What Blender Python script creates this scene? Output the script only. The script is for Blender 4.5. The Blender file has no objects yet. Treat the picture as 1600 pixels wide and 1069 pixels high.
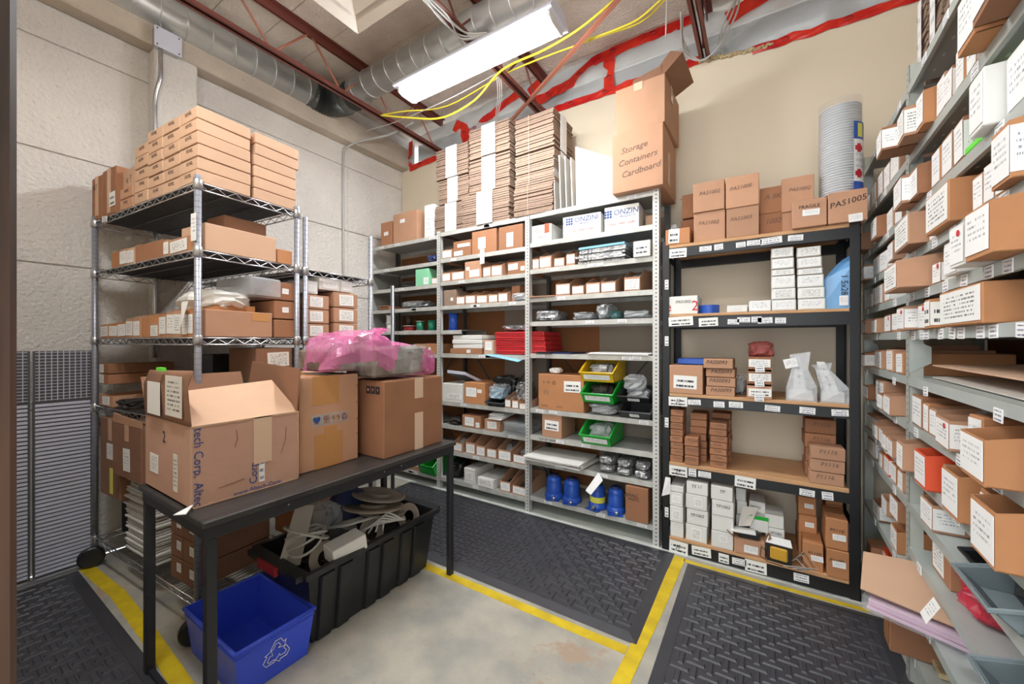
import bpy, bmesh, math, random
from mathutils import Vector, Matrix, noise
R = math.radians
SC = bpy.context.scene
COL = SC.collection

# ------------------------------------------------------------------ camera
H = 1.3; F = 612.0; TH = R(32.5)
cd = bpy.data.cameras.new('camera'); cam = bpy.data.objects.new('camera', cd); COL.objects.link(cam)
cam.location = (0, 0, H); cam.rotation_euler = (R(90), 0, TH)
cd.lens = 36.0 * F / 1600.0; cd.sensor_width = 36; cd.clip_start = 0.02; cd.clip_end = 60
SC.camera = cam
# ------------------------------------------------------------------ world, lights, exposure
w = bpy.data.worlds.new('world'); SC.world = w; w.use_nodes = True
w.node_tree.nodes['Background'].inputs[0].default_value = (0.93, 0.97, 1.0, 1)
w.node_tree.nodes['Background'].inputs[1].default_value = 2.4
def area(name, loc, rot, sx, sy, power, color=(0.93, 0.965, 1.0)):
    l = bpy.data.lights.new(name, 'AREA'); l.shape = 'RECTANGLE'; l.size = sx; l.size_y = sy
    l.energy = power; l.color = color
    o = bpy.data.objects.new(name, l); COL.objects.link(o); o.location = loc; o.rotation_euler = rot
    return o
area('lamp_and_fill_light', (-1.58, 2.0, 3.06), (0, 0, 0), 1.2, 0.17, 20)
area('lamp_and_fill_light', (-1.2, 0.12, 3.05), (0, 0, 0), 1.2, 0.17, 15)  # added fill under the unseen second lamp
def soft_point(loc, power):
    l = bpy.data.lights.new('lamp_and_fill_point', 'POINT'); l.energy = power; l.shadow_soft_size = 0.06; l.color = (0.93, 0.965, 1.0)
    o = bpy.data.objects.new('lamp_and_fill_point', l); COL.objects.link(o); o.location = loc
for _x in (-0.4, 0.4):
    soft_point((-1.58 + _x, 2.0, 2.99), 11); soft_point((-1.2 + _x, 0.12, 2.98), 6.5)  # points added under both lamps to lift the ceiling; second pair is unseen fill
SC.view_settings.view_transform = 'Standard'; SC.view_settings.look = 'None'
SC.view_settings.gamma = 1; SC.view_settings.use_curve_mapping = False
SC.view_settings.exposure = 0.5

# ------------------------------------------------------------------ pixel -> place on a known plane
_fx, _fy, _rx, _ry = -math.sin(TH), math.cos(TH), math.cos(TH), math.sin(TH)
def ray(x, y):
    a = (x - 800) / F; return Vector((_fx + _rx * a, _fy + _ry * a, (534.5 - y) / F))
def onY(x, y, Y):
    d = ray(x, y); t = Y / d.y; return Vector((d.x * t, Y, H + d.z * t))
def onX(x, y, X):
    d = ray(x, y); t = X / d.x; return Vector((X, d.y * t, H + d.z * t))
def onZ(x, y, Z=0.0):
    d = ray(x, y); t = (Z - H) / d.z; return Vector((d.x * t, d.y * t, Z))
def depth(X, Y): return X * _fx + Y * _fy

# ------------------------------------------------------------------ materials
def srgb(r, g, b):
    f = lambda c: ((c / 255) / 12.92 if c <= 10 else (((c / 255) + 0.055) / 1.055) ** 2.4)
    return (f(r), f(g), f(b), 1)
MT = {}
def mat(name, col, rough=0.6, metal=0.0, var=0.0, nz=0.0, nscale=8.0, bump=0.0, bscale=60.0, col2=None, stretch=None, alpha=1.0, trans=0.0, emit=0.0, spec=None):
    m = bpy.data.materials.new(name); m.use_nodes = True; nt = m.node_tree; N = nt.nodes; L = nt.links
    p = N['Principled BSDF']; c = srgb(*col)
    p.inputs['Base Color'].default_value = c; p.inputs['Roughness'].default_value = rough; p.inputs['Metallic'].default_value = metal
    if spec is not None: p.inputs['Specular IOR Level'].default_value = spec
    if alpha < 1: p.inputs['Alpha'].default_value = alpha
    if trans: p.inputs['Transmission Weight'].default_value = trans
    if emit:
        p.inputs['Emission Color'].default_value = c; p.inputs['Emission Strength'].default_value = emit
    tc = N.new('ShaderNodeTexCoord'); src = tc.outputs['Object']
    if stretch:
        mp = N.new('ShaderNodeMapping'); mp.inputs['Scale'].default_value = stretch; L.new(src, mp.inputs[0]); src = mp.outputs[0]
    cur = None
    if nz:
        t = N.new('ShaderNodeTexNoise'); t.inputs['Scale'].default_value = nscale; t.inputs['Detail'].default_value = 5; L.new(src, t.inputs['Vector'])
        mx = N.new('ShaderNodeMix'); mx.data_type = 'RGBA'
        rp = N.new('ShaderNodeValToRGB'); rp.color_ramp.elements[0].position = 0.35; rp.color_ramp.elements[1].position = 0.65
        L.new(t.outputs['Fac'], rp.inputs[0]); L.new(rp.outputs[0], mx.inputs['Factor'])
        c2 = srgb(*col2) if col2 else tuple(max(0, x * (1 - nz)) for x in c[:3]) + (1,)
        mx.inputs['A'].default_value = c; mx.inputs['B'].default_value = c2; cur = mx.outputs['Result']
    if var:
        oi = N.new('ShaderNodeObjectInfo'); mr = N.new('ShaderNodeMapRange'); mr.inputs['To Min'].default_value = 1 - var; mr.inputs['To Max'].default_value = 1 + var
        L.new(oi.outputs['Random'], mr.inputs['Value']); hs = N.new('ShaderNodeHueSaturation'); L.new(mr.outputs[0], hs.inputs['Value'])
        if cur is not None: L.new(cur, hs.inputs['Color'])
        else: hs.inputs['Color'].default_value = c
        cur = hs.outputs[0]
    if cur is not None: L.new(cur, p.inputs['Base Color'])
    if bump:
        t2 = N.new('ShaderNodeTexNoise'); t2.inputs['Scale'].default_value = bscale; t2.inputs['Detail'].default_value = 6; L.new(src, t2.inputs['Vector'])
        b = N.new('ShaderNodeBump'); b.inputs['Strength'].default_value = bump; b.inputs['Distance'].default_value = 0.014
        L.new(t2.outputs['Fac'], b.inputs['Height']); L.new(b.outputs[0], p.inputs['Normal'])
    MT[name] = m; return m

mat('kraft', (190, 145, 115), 0.8, var=0.12, nz=0.10, nscale=6, bump=0.05, bscale=200)
mat('kraft_light', (203, 166, 138), 0.8, var=0.06, nz=0.06, nscale=5)
mat('kraft_dark', (164, 114, 82), 0.8, var=0.15, nz=0.12, nscale=6)
mat('kraft_orange', (190, 132, 88), 0.75, var=0.08, nz=0.10)
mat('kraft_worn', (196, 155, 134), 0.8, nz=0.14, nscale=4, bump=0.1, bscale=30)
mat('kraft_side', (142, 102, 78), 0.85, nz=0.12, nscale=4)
mat('corrugated', (148, 124, 107), 0.9, var=0.10, nz=0.18, nscale=30)
mat('tape_brown', (206, 160, 122), 0.25, nz=0.05)
mat('tape_clear', (214, 184, 158), 0.2)
mat('tape_tan', (196, 142, 88), 0.25)
mat('white_paper', (236, 236, 234), 0.7, var=0.03)
mat('white_card', (228, 227, 222), 0.6, var=0.04, nz=0.05)
mat('grey_card', (196, 190, 182), 0.6, var=0.04)
mat('ink', (40, 38, 44), 0.7)
mat('ink_blue', (44, 78, 140), 0.7)
mat('ink_soft', (112, 90, 78), 0.8)
mat('red_ink', (200, 40, 50), 0.6)
mat('orange_red', (226, 84, 48), 0.5)
mat('rack_grey', (178, 180, 176), 0.45, 0.25, nz=0.14, nscale=9)
mat('rack_lip', (202, 202, 196), 0.45, 0.15, nz=0.20, nscale=14)
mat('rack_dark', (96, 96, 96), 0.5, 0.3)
mat('rack_green', (186, 194, 190), 0.38, 0.2, nz=0.10, nscale=7)
mat('steel_black', (26, 27, 30), 0.4, 0.1)
mat('zinc', (196, 198, 202), 0.28, 0.9, nz=0.1, nscale=20)
mat('liner', (84, 84, 82), 0.5)
mat('chrome', (206, 208, 212), 0.25, 0.95)
mat('wire_dark', (120, 122, 126), 0.35, 0.8)
mat('post_grey', (158, 160, 170), 0.38, 0.45, nz=0.08, nscale=10)
mat('board', (206, 160, 116), 0.7, nz=0.16, nscale=10, stretch=(1, 8, 8))
mat('black_plastic', (30, 31, 34), 0.38, nz=0.2, nscale=6, col2=(44, 46, 48))
mat('dark_grey_plastic', (62, 62, 66), 0.4)
mat('blue_bin', (62, 92, 236), 0.32)
mat('blue', (40, 84, 178), 0.35)
mat('blue_light', (130, 190, 220), 0.5)
mat('blue_bag', (110, 165, 214), 0.35, nz=0.12)
mat('navy', (34, 48, 96), 0.5)
mat('green_bin', (34, 172, 60), 0.3)
mat('green_soft', (140, 214, 170), 0.55)
mat('green_spool', (30, 130, 100), 0.4)
mat('yellow_bin', (226, 186, 30), 0.3)
mat('yellow_label', (228, 226, 90), 0.5)
mat('teal', (62, 150, 142), 0.35)
mat('red_binder', (196, 44, 48), 0.4)
mat('red_dark', (150, 30, 36), 0.5)
mat('dark_contents', (54, 48, 44), 0.6, nz=0.4, nscale=30)
mat('grey_contents', (150, 150, 150), 0.4, nz=0.4, nscale=40)
mat('orange_contents', (200, 130, 76), 0.6, nz=0.2)
mat('grey_foam', (140, 128, 116), 0.9, nz=0.45, nscale=22, bump=0.5, bscale=40)
mat('pink_foam', (236, 196, 222), 0.5, nz=0.1)
mat('teal_gray', (120, 132, 136), 0.5)
mat('yellow_tape', (222, 194, 32), 0.5, nz=0.12, nscale=12, col2=(198, 168, 30))
mat('rubber', (68, 68, 73), 0.34, nz=0.2, nscale=5, bump=0.06, bscale=80)
mat('rubber_base', (44, 44, 47), 0.6)
mat('red_tape', (228, 60, 40), 0.3, nz=0.25, nscale=6, col2=(190, 20, 24), bump=0.4, bscale=12)
mat('oxide', (122, 66, 56), 0.55, nz=0.16, nscale=6)
mat('oxide_light', (176, 110, 88), 0.5, nz=0.12, nscale=5)
mat('duct', (222, 226, 226), 0.28, 0.6, nz=0.12, nscale=3)
mat('duct_dark', (104, 108, 108), 0.4, 0.6)
mat('diffuser_white', (208, 198, 186), 0.5)
mat('lamp_housing', (206, 208, 222), 0.4)
mat('cable_yellow', (232, 214, 60), 0.45)
mat('cable_grey', (186, 184, 180), 0.4)
mat('cable_black', (28, 28, 30), 0.5)
mat('wood_jamb', (92, 66, 54), 0.5, nz=0.3, nscale=3, stretch=(6, 6, 0.6), col2=(44, 34, 30))
mat('jamb_dark', (34, 28, 26), 0.6)
mat('transformer_copper', (206, 158, 52), 0.35)
mat('silver_pan', (232, 234, 236), 0.3, 0.3)
mat('foil', (196, 198, 200), 0.2, 0.7, nz=0.4, nscale=25, bump=0.8, bscale=40)
mat('plaster_rough', (200, 180, 140), 0.9, nz=0.3, nscale=30)
mat('green_neon', (110, 230, 70), 0.5)
mat('chair_grey', (150, 140, 128), 0.7)
mat('backer', (146, 96, 58), 0.85, nz=0.1, nscale=3)
mat('backer_grey', (150, 138, 124), 0.85)

def plastic(name, col, alpha, rough=0.12, bump=0.8, bscale=14):
    m = mat(name, col, rough, alpha=alpha, bump=bump, bscale=bscale, spec=0.9)
    return m
plastic('clear_bag', (222, 226, 230), 0.42)
plastic('clear_film', (214, 220, 222), 0.22, 0.08, 0.3)
plastic('pink_bag', (252, 134, 200), 0.42, 0.15, 0.9, 9)
plastic('vapour_barrier', (206, 210, 212), 0.72, 0.25, 1.0, 5)
plastic('red_bag', (206, 60, 84), 0.55)
plastic('bubble_red', (176, 70, 66), 0.6, 0.3, 1.0, 60)
mat('poly_tube', (226, 228, 232), 0.08, alpha=0.10)
plastic('teal_bag', (70, 140, 140), 0.6)

def add_joint_pattern(): pass
def concrete(name, col, col2, joints=None, bump=0.5, bscale=25, scale=1.6, patch=None):
    m = mat(name, col, 0.85, nz=0.2, nscale=scale, col2=col2, bump=bump, bscale=bscale)
    nt = m.node_tree; N = nt.nodes; L = nt.links; p = N['Principled BSDF']
    tc = N['Texture Coordinate']; base = p.inputs['Base Color'].links[0].from_socket
    # pitting: small dark specks
    t = N.new('ShaderNodeTexNoise'); t.inputs['Scale'].default_value = 70; t.inputs['Detail'].default_value = 3; L.new(tc.outputs['Object'], t.inputs['Vector'])
    r = N.new('ShaderNodeValToRGB'); r.color_ramp.elements[0].position = 0.28; r.color_ramp.elements[1].position = 0.36
    r.color_ramp.elements[0].color = (0.80, 0.79, 0.78, 1); r.color_ramp.elements[1].color = (1, 1, 1, 1); L.new(t.outputs['Fac'], r.inputs[0])
    mx = N.new('ShaderNodeMix'); mx.data_type = 'RGBA'; mx.blend_type = 'MULTIPLY'; mx.inputs['Factor'].default_value = 1
    L.new(base, mx.inputs['A']); L.new(r.outputs[0], mx.inputs['B']); cur = mx.outputs['Result']
    if patch:
        t3 = N.new('ShaderNodeTexNoise'); t3.inputs['Scale'].default_value = patch[0]; t3.inputs['Detail'].default_value = 8; t3.inputs['Roughness'].default_value = 0.7
        L.new(tc.outputs['Object'], t3.inputs['Vector'])
        r3 = N.new('ShaderNodeValToRGB'); r3.color_ramp.elements[0].position = patch[1]; r3.color_ramp.elements[1].position = patch[1] + 0.06
        L.new(t3.outputs['Fac'], r3.inputs[0])
        m3 = N.new('ShaderNodeMix'); m3.data_type = 'RGBA'; L.new(r3.outputs[0], m3.inputs['Factor']); L.new(cur, m3.inputs['A']); m3.inputs['B'].default_value = srgb(*patch[2]); cur = m3.outputs['Result']
    L.new(cur, p.inputs['Base Color']); return m
concrete('wall_concrete', (226, 221, 214), (210, 205, 200), bump=1.0, bscale=48)
concrete('beam_concrete', (206, 194, 178), (176, 164, 150), bump=0.4)
concrete('deck', (232, 222, 210), (206, 192, 180), bump=0.9, bscale=55, scale=2.5)
concrete('floor_concrete', (178, 172, 158), (150, 149, 142), bump=0.15, bscale=18, scale=5.0, patch=(2.4, 0.56, (168, 148, 128)))
concrete('floor_painted', (206, 210, 202), (190, 196, 190), bump=0.08, bscale=18, scale=2.0)
mat('drywall', (230, 217, 194), 0.7, nz=0.04, nscale=1.5)

def label_mat(name, paper, ink, rows=5.0, seed=0.0, dens=0.5, lo=0.12, hi=0.88, zlo=0.1):
    m = mat(name, paper, 0.65); nt = m.node_tree; N = nt.nodes; L = nt.links; p = N['Principled BSDF']
    tc = N['Texture Coordinate']; sp = N.new('ShaderNodeSeparateXYZ'); L.new(tc.outputs['Generated'], sp.inputs[0])
    def mth(op, a, b=None):
        n = N.new('ShaderNodeMath'); n.operation = op
        for i, v in enumerate((a, b)):
            if v is None: continue
            if isinstance(v, (int, float)): n.inputs[i].default_value = v
            else: L.new(v, n.inputs[i])
        return n.outputs[0]
    oi = N.new('ShaderNodeObjectInfo')
    zr = mth('MULTIPLY', sp.outputs['Z'], rows); row = mth('FLOOR', zr); fr = mth('FRACT', zr)
    band = mth('MULTIPLY', mth('GREATER_THAN', fr, 0.32), mth('LESS_THAN', fr, 0.72))
    cx = N.new('ShaderNodeCombineXYZ'); L.new(mth('MULTIPLY', sp.outputs['X'], 20.0), cx.inputs[0]); L.new(mth('MULTIPLY', row, 7.31), cx.inputs[1]); L.new(mth('MULTIPLY', oi.outputs['Random'], 40.0), cx.inputs[2])
    t = N.new('ShaderNodeTexNoise'); t.inputs['Scale'].default_value = 1.6; t.inputs['Detail'].default_value = 2; L.new(cx.outputs[0], t.inputs['Vector'])
    on = mth('GREATER_THAN', t.outputs['Fac'], 1 - dens)
    mg = mth('MULTIPLY', mth('GREATER_THAN', sp.outputs['X'], lo), mth('LESS_THAN', sp.outputs['X'], hi))
    mg = mth('MULTIPLY', mg, mth('MULTIPLY', mth('GREATER_THAN', sp.outputs['Z'], zlo), mth('LESS_THAN', sp.outputs['Z'], 0.86)))
    k = mth('MULTIPLY', mth('MULTIPLY', band, on), mg)
    mx = N.new('ShaderNodeMix'); mx.data_type = 'RGBA'; L.new(k, mx.inputs['Factor']); mx.inputs['A'].default_value = srgb(*paper); mx.inputs['B'].default_value = srgb(*ink)
    L.new(mx.outputs['Result'], p.inputs['Base Color']); return m
label_mat('label_print', (240, 240, 238), (150, 150, 160), 7.0, dens=0.47, zlo=0.3)
label_mat('label_small', (238, 238, 236), (100, 106, 136), 3.0, dens=0.55)
label_mat('label_bold', (238, 238, 234), (120, 118, 124), 8.0, dens=0.50)
label_mat('shipping', (226, 222, 214), (70, 66, 64), 9.0, dens=0.5)
label_mat('script', (236, 236, 232), (40, 40, 48), 2.6, dens=0.55)
label_mat('carton_print', (206, 150, 96), (120, 70, 40), 2.2, dens=0.5)

def holes_mat(name, base, pitch=0.025, along='Z', hole=(40, 38, 36), r=0.16, cross=None):
    m = mat(name, base, 0.45, 0.2); nt = m.node_tree; N = nt.nodes; L = nt.links; p = N['Principled BSDF']
    tc = N['Texture Coordinate']; sp = N.new('ShaderNodeSeparateXYZ'); L.new(tc.outputs['Object'], sp.inputs[0])
    def mth(op, a, b=None):
        n = N.new('ShaderNodeMath'); n.operation = op
        for i, v in enumerate((a, b)):
            if v is None: continue
            if isinstance(v, (int, float)): n.inputs[i].default_value = v
            else: L.new(v, n.inputs[i])
        return n.outputs[0]
    a = mth('SUBTRACT', mth('FRACT', mth('DIVIDE', sp.outputs[along], pitch)), 0.5)
    a = mth('MULTIPLY', a, pitch)
    b = sp.outputs['X']
    d = mth('SQRT', mth('ADD', mth('MULTIPLY', a, a), mth('MULTIPLY', b, b)))
    k = mth('LESS_THAN', d, 0.0045)
    mx = N.new('ShaderNodeMix'); mx.data_type = 'RGBA'; L.new(k, mx.inputs['Factor']); mx.inputs['A'].default_value = srgb(*base); mx.inputs['B'].default_value = srgb(*hole)
    L.new(mx.outputs['Result'], p.inputs['Base Color']); return m
holes_mat('post_holes', (206, 206, 202))
holes_mat('post_holes_green', (184, 188, 180))

# ------------------------------------------------------------------ mesh builder
class MB:
    def __init__(s): s.v = []; s.f = []; s.m = []
    def add(s, vs, fs, m=0, M=None):
        o = len(s.v)
        s.v += [tuple(M @ Vector(p)) if M else tuple(p) for p in vs]
        s.f += [tuple(i + o for i in f) for f in fs]; s.m += [m] * len(fs); return s
    def box(s, x0, x1, y0, y1, z0, z1, m=0, M=None):
        return s.add([(x0, y0, z0), (x1, y0, z0), (x1, y1, z0), (x0, y1, z0), (x0, y0, z1), (x1, y0, z1), (x1, y1, z1), (x0, y1, z1)],
                     [(0, 3, 2, 1), (4, 5, 6, 7), (0, 1, 5, 4), (1, 2, 6, 5), (2, 3, 7, 6), (3, 0, 4, 7)], m, M)
    def cbox(s, x0, x1, y0, y1, z0, z1, c=0.003, m=0, M=None):
        c = min(c, (x1 - x0) / 3, (y1 - y0) / 3, (z1 - z0) / 3)
        vs = []; idx = {}
        for ix, X, dx in ((0, x0, c), (1, x1, -c)):
            for iy, Y, dy in ((0, y0, c), (1, y1, -c)):
                for iz, Z, dz in ((0, z0, c), (1, z1, -c)):
                    for a in range(3):
                        q = [X + dx, Y + dy, Z + dz]; q[a] = (X, Y, Z)[a]
                        idx[(ix, iy, iz, a)] = len(vs); vs.append(tuple(q))
        g = lambda ix, iy, iz, a: idx[(ix, iy, iz, a)]; fs = []
        for a in range(3):
            b, cc = (a + 1) % 3, (a + 2) % 3
            for side in (0, 1):
                q = []
                for (i, j) in ((0, 0), (1, 0), (1, 1), (0, 1)):
                    k = [0, 0, 0]; k[a] = side; k[b] = i; k[cc] = j; q.append(g(*k, a))
                fs.append(tuple(q) if side else tuple(q[::-1]))
        for a in range(3):
            b, cc = (a + 1) % 3, (a + 2) % 3
            for i in (0, 1):
                for j in (0, 1):
                    k0 = [0, 0, 0]; k0[b] = i; k0[cc] = j; k1 = list(k0); k1[a] = 1
                    q = (g(*k0, b), g(*k1, b), g(*k1, cc), g(*k0, cc)); fs.append(q if (i ^ j) else q[::-1])
        for ix in (0, 1):
            for iy in (0, 1):
                for iz in (0, 1): q = tuple(g(ix, iy, iz, a) for a in range(3)); fs.append(q if (ix + iy + iz) % 2 else q[::-1])
        return s.add(vs, fs, m, M)
    def tube(s, pts, r, n=6, m=0, caps=True, M=None):
        pts = [Vector(p) for p in pts]; rings = []; o = len(s.v); k = len(pts); up = None
        for i, p in enumerate(pts):
            t = (pts[min(i + 1, k - 1)] - pts[max(i - 1, 0)]).normalized()
            if up is None: up = t.orthogonal().normalized()
            else:
                up = up - t * up.dot(t); up = up.normalized() if up.length > 1e-6 else t.orthogonal().normalized()
            v2 = t.cross(up); rr = r[i] if isinstance(r, (list, tuple)) else r
            for j in range(n):
                a = 2 * math.pi * j / n; q = p + up * math.cos(a) * rr + v2 * math.sin(a) * rr
                s.v.append(tuple(M @ q) if M else tuple(q))
        for i in range(k - 1):
            for j in range(n):
                s.f.append((o + i * n + j, o + i * n + (j + 1) % n, o + (i + 1) * n + (j + 1) % n, o + (i + 1) * n + j)); s.m.append(m)
        if caps:
            s.f.append(tuple(o + j for j in range(n))[::-1]); s.m.append(m); s.f.append(tuple(o + (k - 1) * n + j for j in range(n))); s.m.append(m)
        return s
    def lathe(s, prof, n=20, m=0, M=None, caps=True):
        o = len(s.v); k = len(prof)
        for r, z in prof:
            for j in range(n):
                a = 2 * math.pi * j / n; q = Vector((r * math.cos(a), r * math.sin(a), z)); s.v.append(tuple(M @ q) if M else tuple(q))
        for i in range(k - 1):
            for j in range(n):
                s.f.append((o + i * n + j, o + i * n + (j + 1) % n, o + (i + 1) * n + (j + 1) % n, o + (i + 1) * n + j)); s.m.append(m)
        if caps:
            s.f.append(tuple(o + j for j in range(n))[::-1]); s.m.append(m); s.f.append(tuple(o + (k - 1) * n + j for j in range(n))); s.m.append(m)
        return s
    def prism(s, poly, a, b, axis='x', m=0, M=None):
        n = len(poly); vs = []
        for t in (a, b):
            for p in poly:
                vs.append((t, p[0], p[1]) if axis == 'x' else ((p[0], t, p[1]) if axis == 'y' else (p[0], p[1], t)))
        fs = [tuple(range(n))[::-1], tuple(range(n, 2 * n))] + [(i, (i + 1) % n, n + (i + 1) % n, n + i) for i in range(n)]
        return s.add(vs, fs, m, M)
    def plate(s, a, b, c, d, t=0.004, m=0):
        a, b, c, d = map(Vector, (a, b, c, d)); nrm = (b - a).cross(d - a).normalized() * t
        vs = [a, b, c, d, a - nrm, b - nrm, c - nrm, d - nrm]
        return s.add(vs, [(0, 1, 2, 3), (7, 6, 5, 4), (0, 4, 5, 1), (1, 5, 6, 2), (2, 6, 7, 3), (3, 7, 4, 0)], m)
    def build(s, name, mats, parent=None, loc=(0, 0, 0), rz=0.0, smooth=False, rot=None):
        me = bpy.data.meshes.new(name); me.from_pydata(s.v, [], s.f)
        if not isinstance(mats, (list, tuple)): mats = [mats]
        for k in mats: me.materials.append(MT[k] if isinstance(k, str) else k)
        if len(mats) > 1: me.polygons.foreach_set('material_index', s.m)
        bm = bmesh.new(); bm.from_mesh(me); bmesh.ops.recalc_face_normals(bm, faces=bm.faces); bm.to_mesh(me); bm.free()
        if smooth: me.polygons.foreach_set('use_smooth', [True] * len(me.polygons))
        me.update()
        return inst(name, me, parent, loc, rz, rot)
def inst(name, me, parent=None, loc=(0, 0, 0), rz=0.0, rot=None):
    o = bpy.data.objects.new(name, me); COL.objects.link(o); o.location = loc
    o.rotation_euler = rot if rot else (0, 0, rz)
    if parent: o.parent = parent
    return o
LBL = {}
def tag(o, label, cat, group=None):
    LBL.setdefault(label, []).append(o.name); o['label'] = label; o['category'] = cat
    if group: o['group'] = group
    return o
def thing(name, label, cat, loc=(0, 0, 0), rz=0.0, group=None):
    o = bpy.data.objects.new(name, None); COL.objects.link(o); o.empty_display_size = 0.05
    o.location = loc; o.rotation_euler = (0, 0, rz); return tag(o, label, cat, group)
def struct(o): o['kind'] = 'structure'; return o
def stuff(o): o['kind'] = 'stuff'; return o
def grid_surface(fn, nu, nv, t=None):
    vs = []; fs = []
    for i in range(nu + 1):
        for j in range(nv + 1): vs.append(fn(i / nu, j / nv))
    for i in range(nu):
        for j in range(nv):
            a = i * (nv + 1) + j; fs.append((a, a + nv + 1, a + nv + 2, a + 1))
    return vs, fs
def lump(w, d, h, seed, n=14, rough=0.28, ex=0.55, freq=3.0):
    """a crumpled bag: rounded block, creased by noise, sitting on z=0"""
    mb = MB(); vs = []; fs = []; nv = n; nu = n + 6
    for i in range(nv + 1):
        ph = -math.pi / 2 + math.pi * i / nv
        for j in range(nu):
            th = 2 * math.pi * j / nu
            sp = lambda x, e: math.copysign(abs(x) ** e, x)
            x = sp(math.cos(ph), ex) * sp(math.cos(th), ex); y = sp(math.cos(ph), ex) * sp(math.sin(th), ex); z = sp(math.sin(ph), ex)
            q = Vector((x * freq * 0.5 + seed * 3.1, y * freq * 0.5, z * freq * 0.4 + seed))
            k = 1 - rough * abs(noise.noise(q * 1.3)) * 1.6 - rough * 0.6 * abs(noise.noise(q * 3.1))
            vs.append((x * k * w / 2, y * k * d / 2 + d / 2, max(0.0, (z * (k if z > 0 else 1) + 1) / 2 * h)))
    for i in range(nv):
        for j in range(nu): fs.append((i * nu + j, i * nu + (j + 1) % nu, (i + 1) * nu + (j + 1) % nu, (i + 1) * nu + j))
    return mb.add(vs, fs)

TXT = {}
def text_mesh(s, size, mt, shear=0.0, ext=0.0003, key=''):
    k = (s, size, mt, shear)
    if k in TXT: return TXT[k]
    cu = bpy.data.curves.new('txt', 'FONT'); cu.body = s; cu.size = size; cu.shear = shear; cu.extrude = ext; cu.align_x = 'CENTER'; cu.align_y = 'CENTER'; cu.resolution_u = 2
    o = bpy.data.objects.new('txt', cu); COL.objects.link(o)
    bpy.context.view_layer.update()
    me = bpy.data.meshes.new_from_object(o.evaluated_get(bpy.context.evaluated_depsgraph_get()))
    bpy.data.objects.remove(o); bpy.data.curves.remove(cu)
    me.materials.clear(); me.materials.append(MT[mt]); TXT[k] = me; me.name = 'lettering'; return me
def text(s, size, parent, loc, mt='ink', rz=0.0, roll=0.0, shear=0.0, flat=False, name='lettering'):
    """lettering on the face looking towards local -y (rz turns that face)"""
    o = inst(name, text_mesh(s, size, mt, shear), parent, loc)
    if flat: o.rotation_euler = (0, 0, rz)
    else:
        o.rotation_mode = 'QUATERNION'
        o.rotation_quaternion = (Matrix.Rotation(rz, 4, 'Z') @ Matrix.Rotation(math.pi / 2, 4, 'X') @ Matrix.Rotation(roll, 4, 'Z')).to_quaternion()
    return o

ORD = ['first', 'second', 'third', 'fourth', 'fifth', 'sixth', 'seventh', 'eighth', 'ninth', 'tenth', 'eleventh', 'twelfth', 'thirteenth']
RND = random.Random(7)
def J(a): return RND.uniform(-a, a)
# ------------------------------------------------------------------ box kinds.  local frame: x width (centred), y depth from the front, z up
def paper(parent, cx, cz, w_, h_, m='label_print', y=-0.0012, roll=0.0, name='paper_label', side=None, rz=0.0, loc=None):
    mb = MB().box(-w_ / 2, w_ / 2, -0.0006, 0.0006, -h_ / 2, h_ / 2)
    o = mb.build(name, m, parent, loc=loc or (cx, y, cz)); o.rotation_mode = 'XYZ'; o.rotation_euler = (0, roll, rz); return o
def carton(label, loc, rz, w_, d, h, m='kraft', lab=None, txt=None, tsize=None, tape=None, group=None, name='cardboard_carton', cat='box', seam=True, tm='ink_soft', shear=0.25, side_lab=None):
    t = thing(name, label, cat, loc, rz, group)
    mb = MB(); mb.cbox(-w_ / 2, w_ / 2, 0, d, 0, h - 0.002, 0.0025)
    if seam and min(w_, d) > 0.08:   # top flaps meeting on a narrow gap
        mb.box(-w_ / 2 + 0.002, -0.001, 0.002, d - 0.002, h - 0.0025, h); mb.box(0.001, w_ / 2 - 0.002, 0.002, d - 0.002, h - 0.0025, h)
    mb.build('carton_body', m, t)
    if lab:
        for L_ in lab: paper(t, L_[0] * w_, L_[1] * h, L_[2] * w_, L_[3] * h, L_[4] if len(L_) > 4 else 'label_print', roll=J(0.04))
    if txt:
        tw = tsize or min(h * 0.32, w_ * 0.8 / max(3, len(txt)) * 1.6)
        text(txt, tw, t, (J(0.01), -0.001, h * 0.62), tm, shear=shear, roll=J(0.06), name='handwriting')
    if tape:
        tb = MB().box(-0.024, 0.024, -0.0012, 0, h * (1 - tape), h); tb.box(-0.024, 0.024, -0.001, d, h, h + 0.0012); tb.build('packing_tape', 'tape_brown', t)
    if side_lab: paper(t, 0, 0, d * 0.3, h * 0.4, 'label_print', loc=(-w_ / 2 - 0.0012, d * 0.4, h * 0.5), rz=R(90))
    return t
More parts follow.
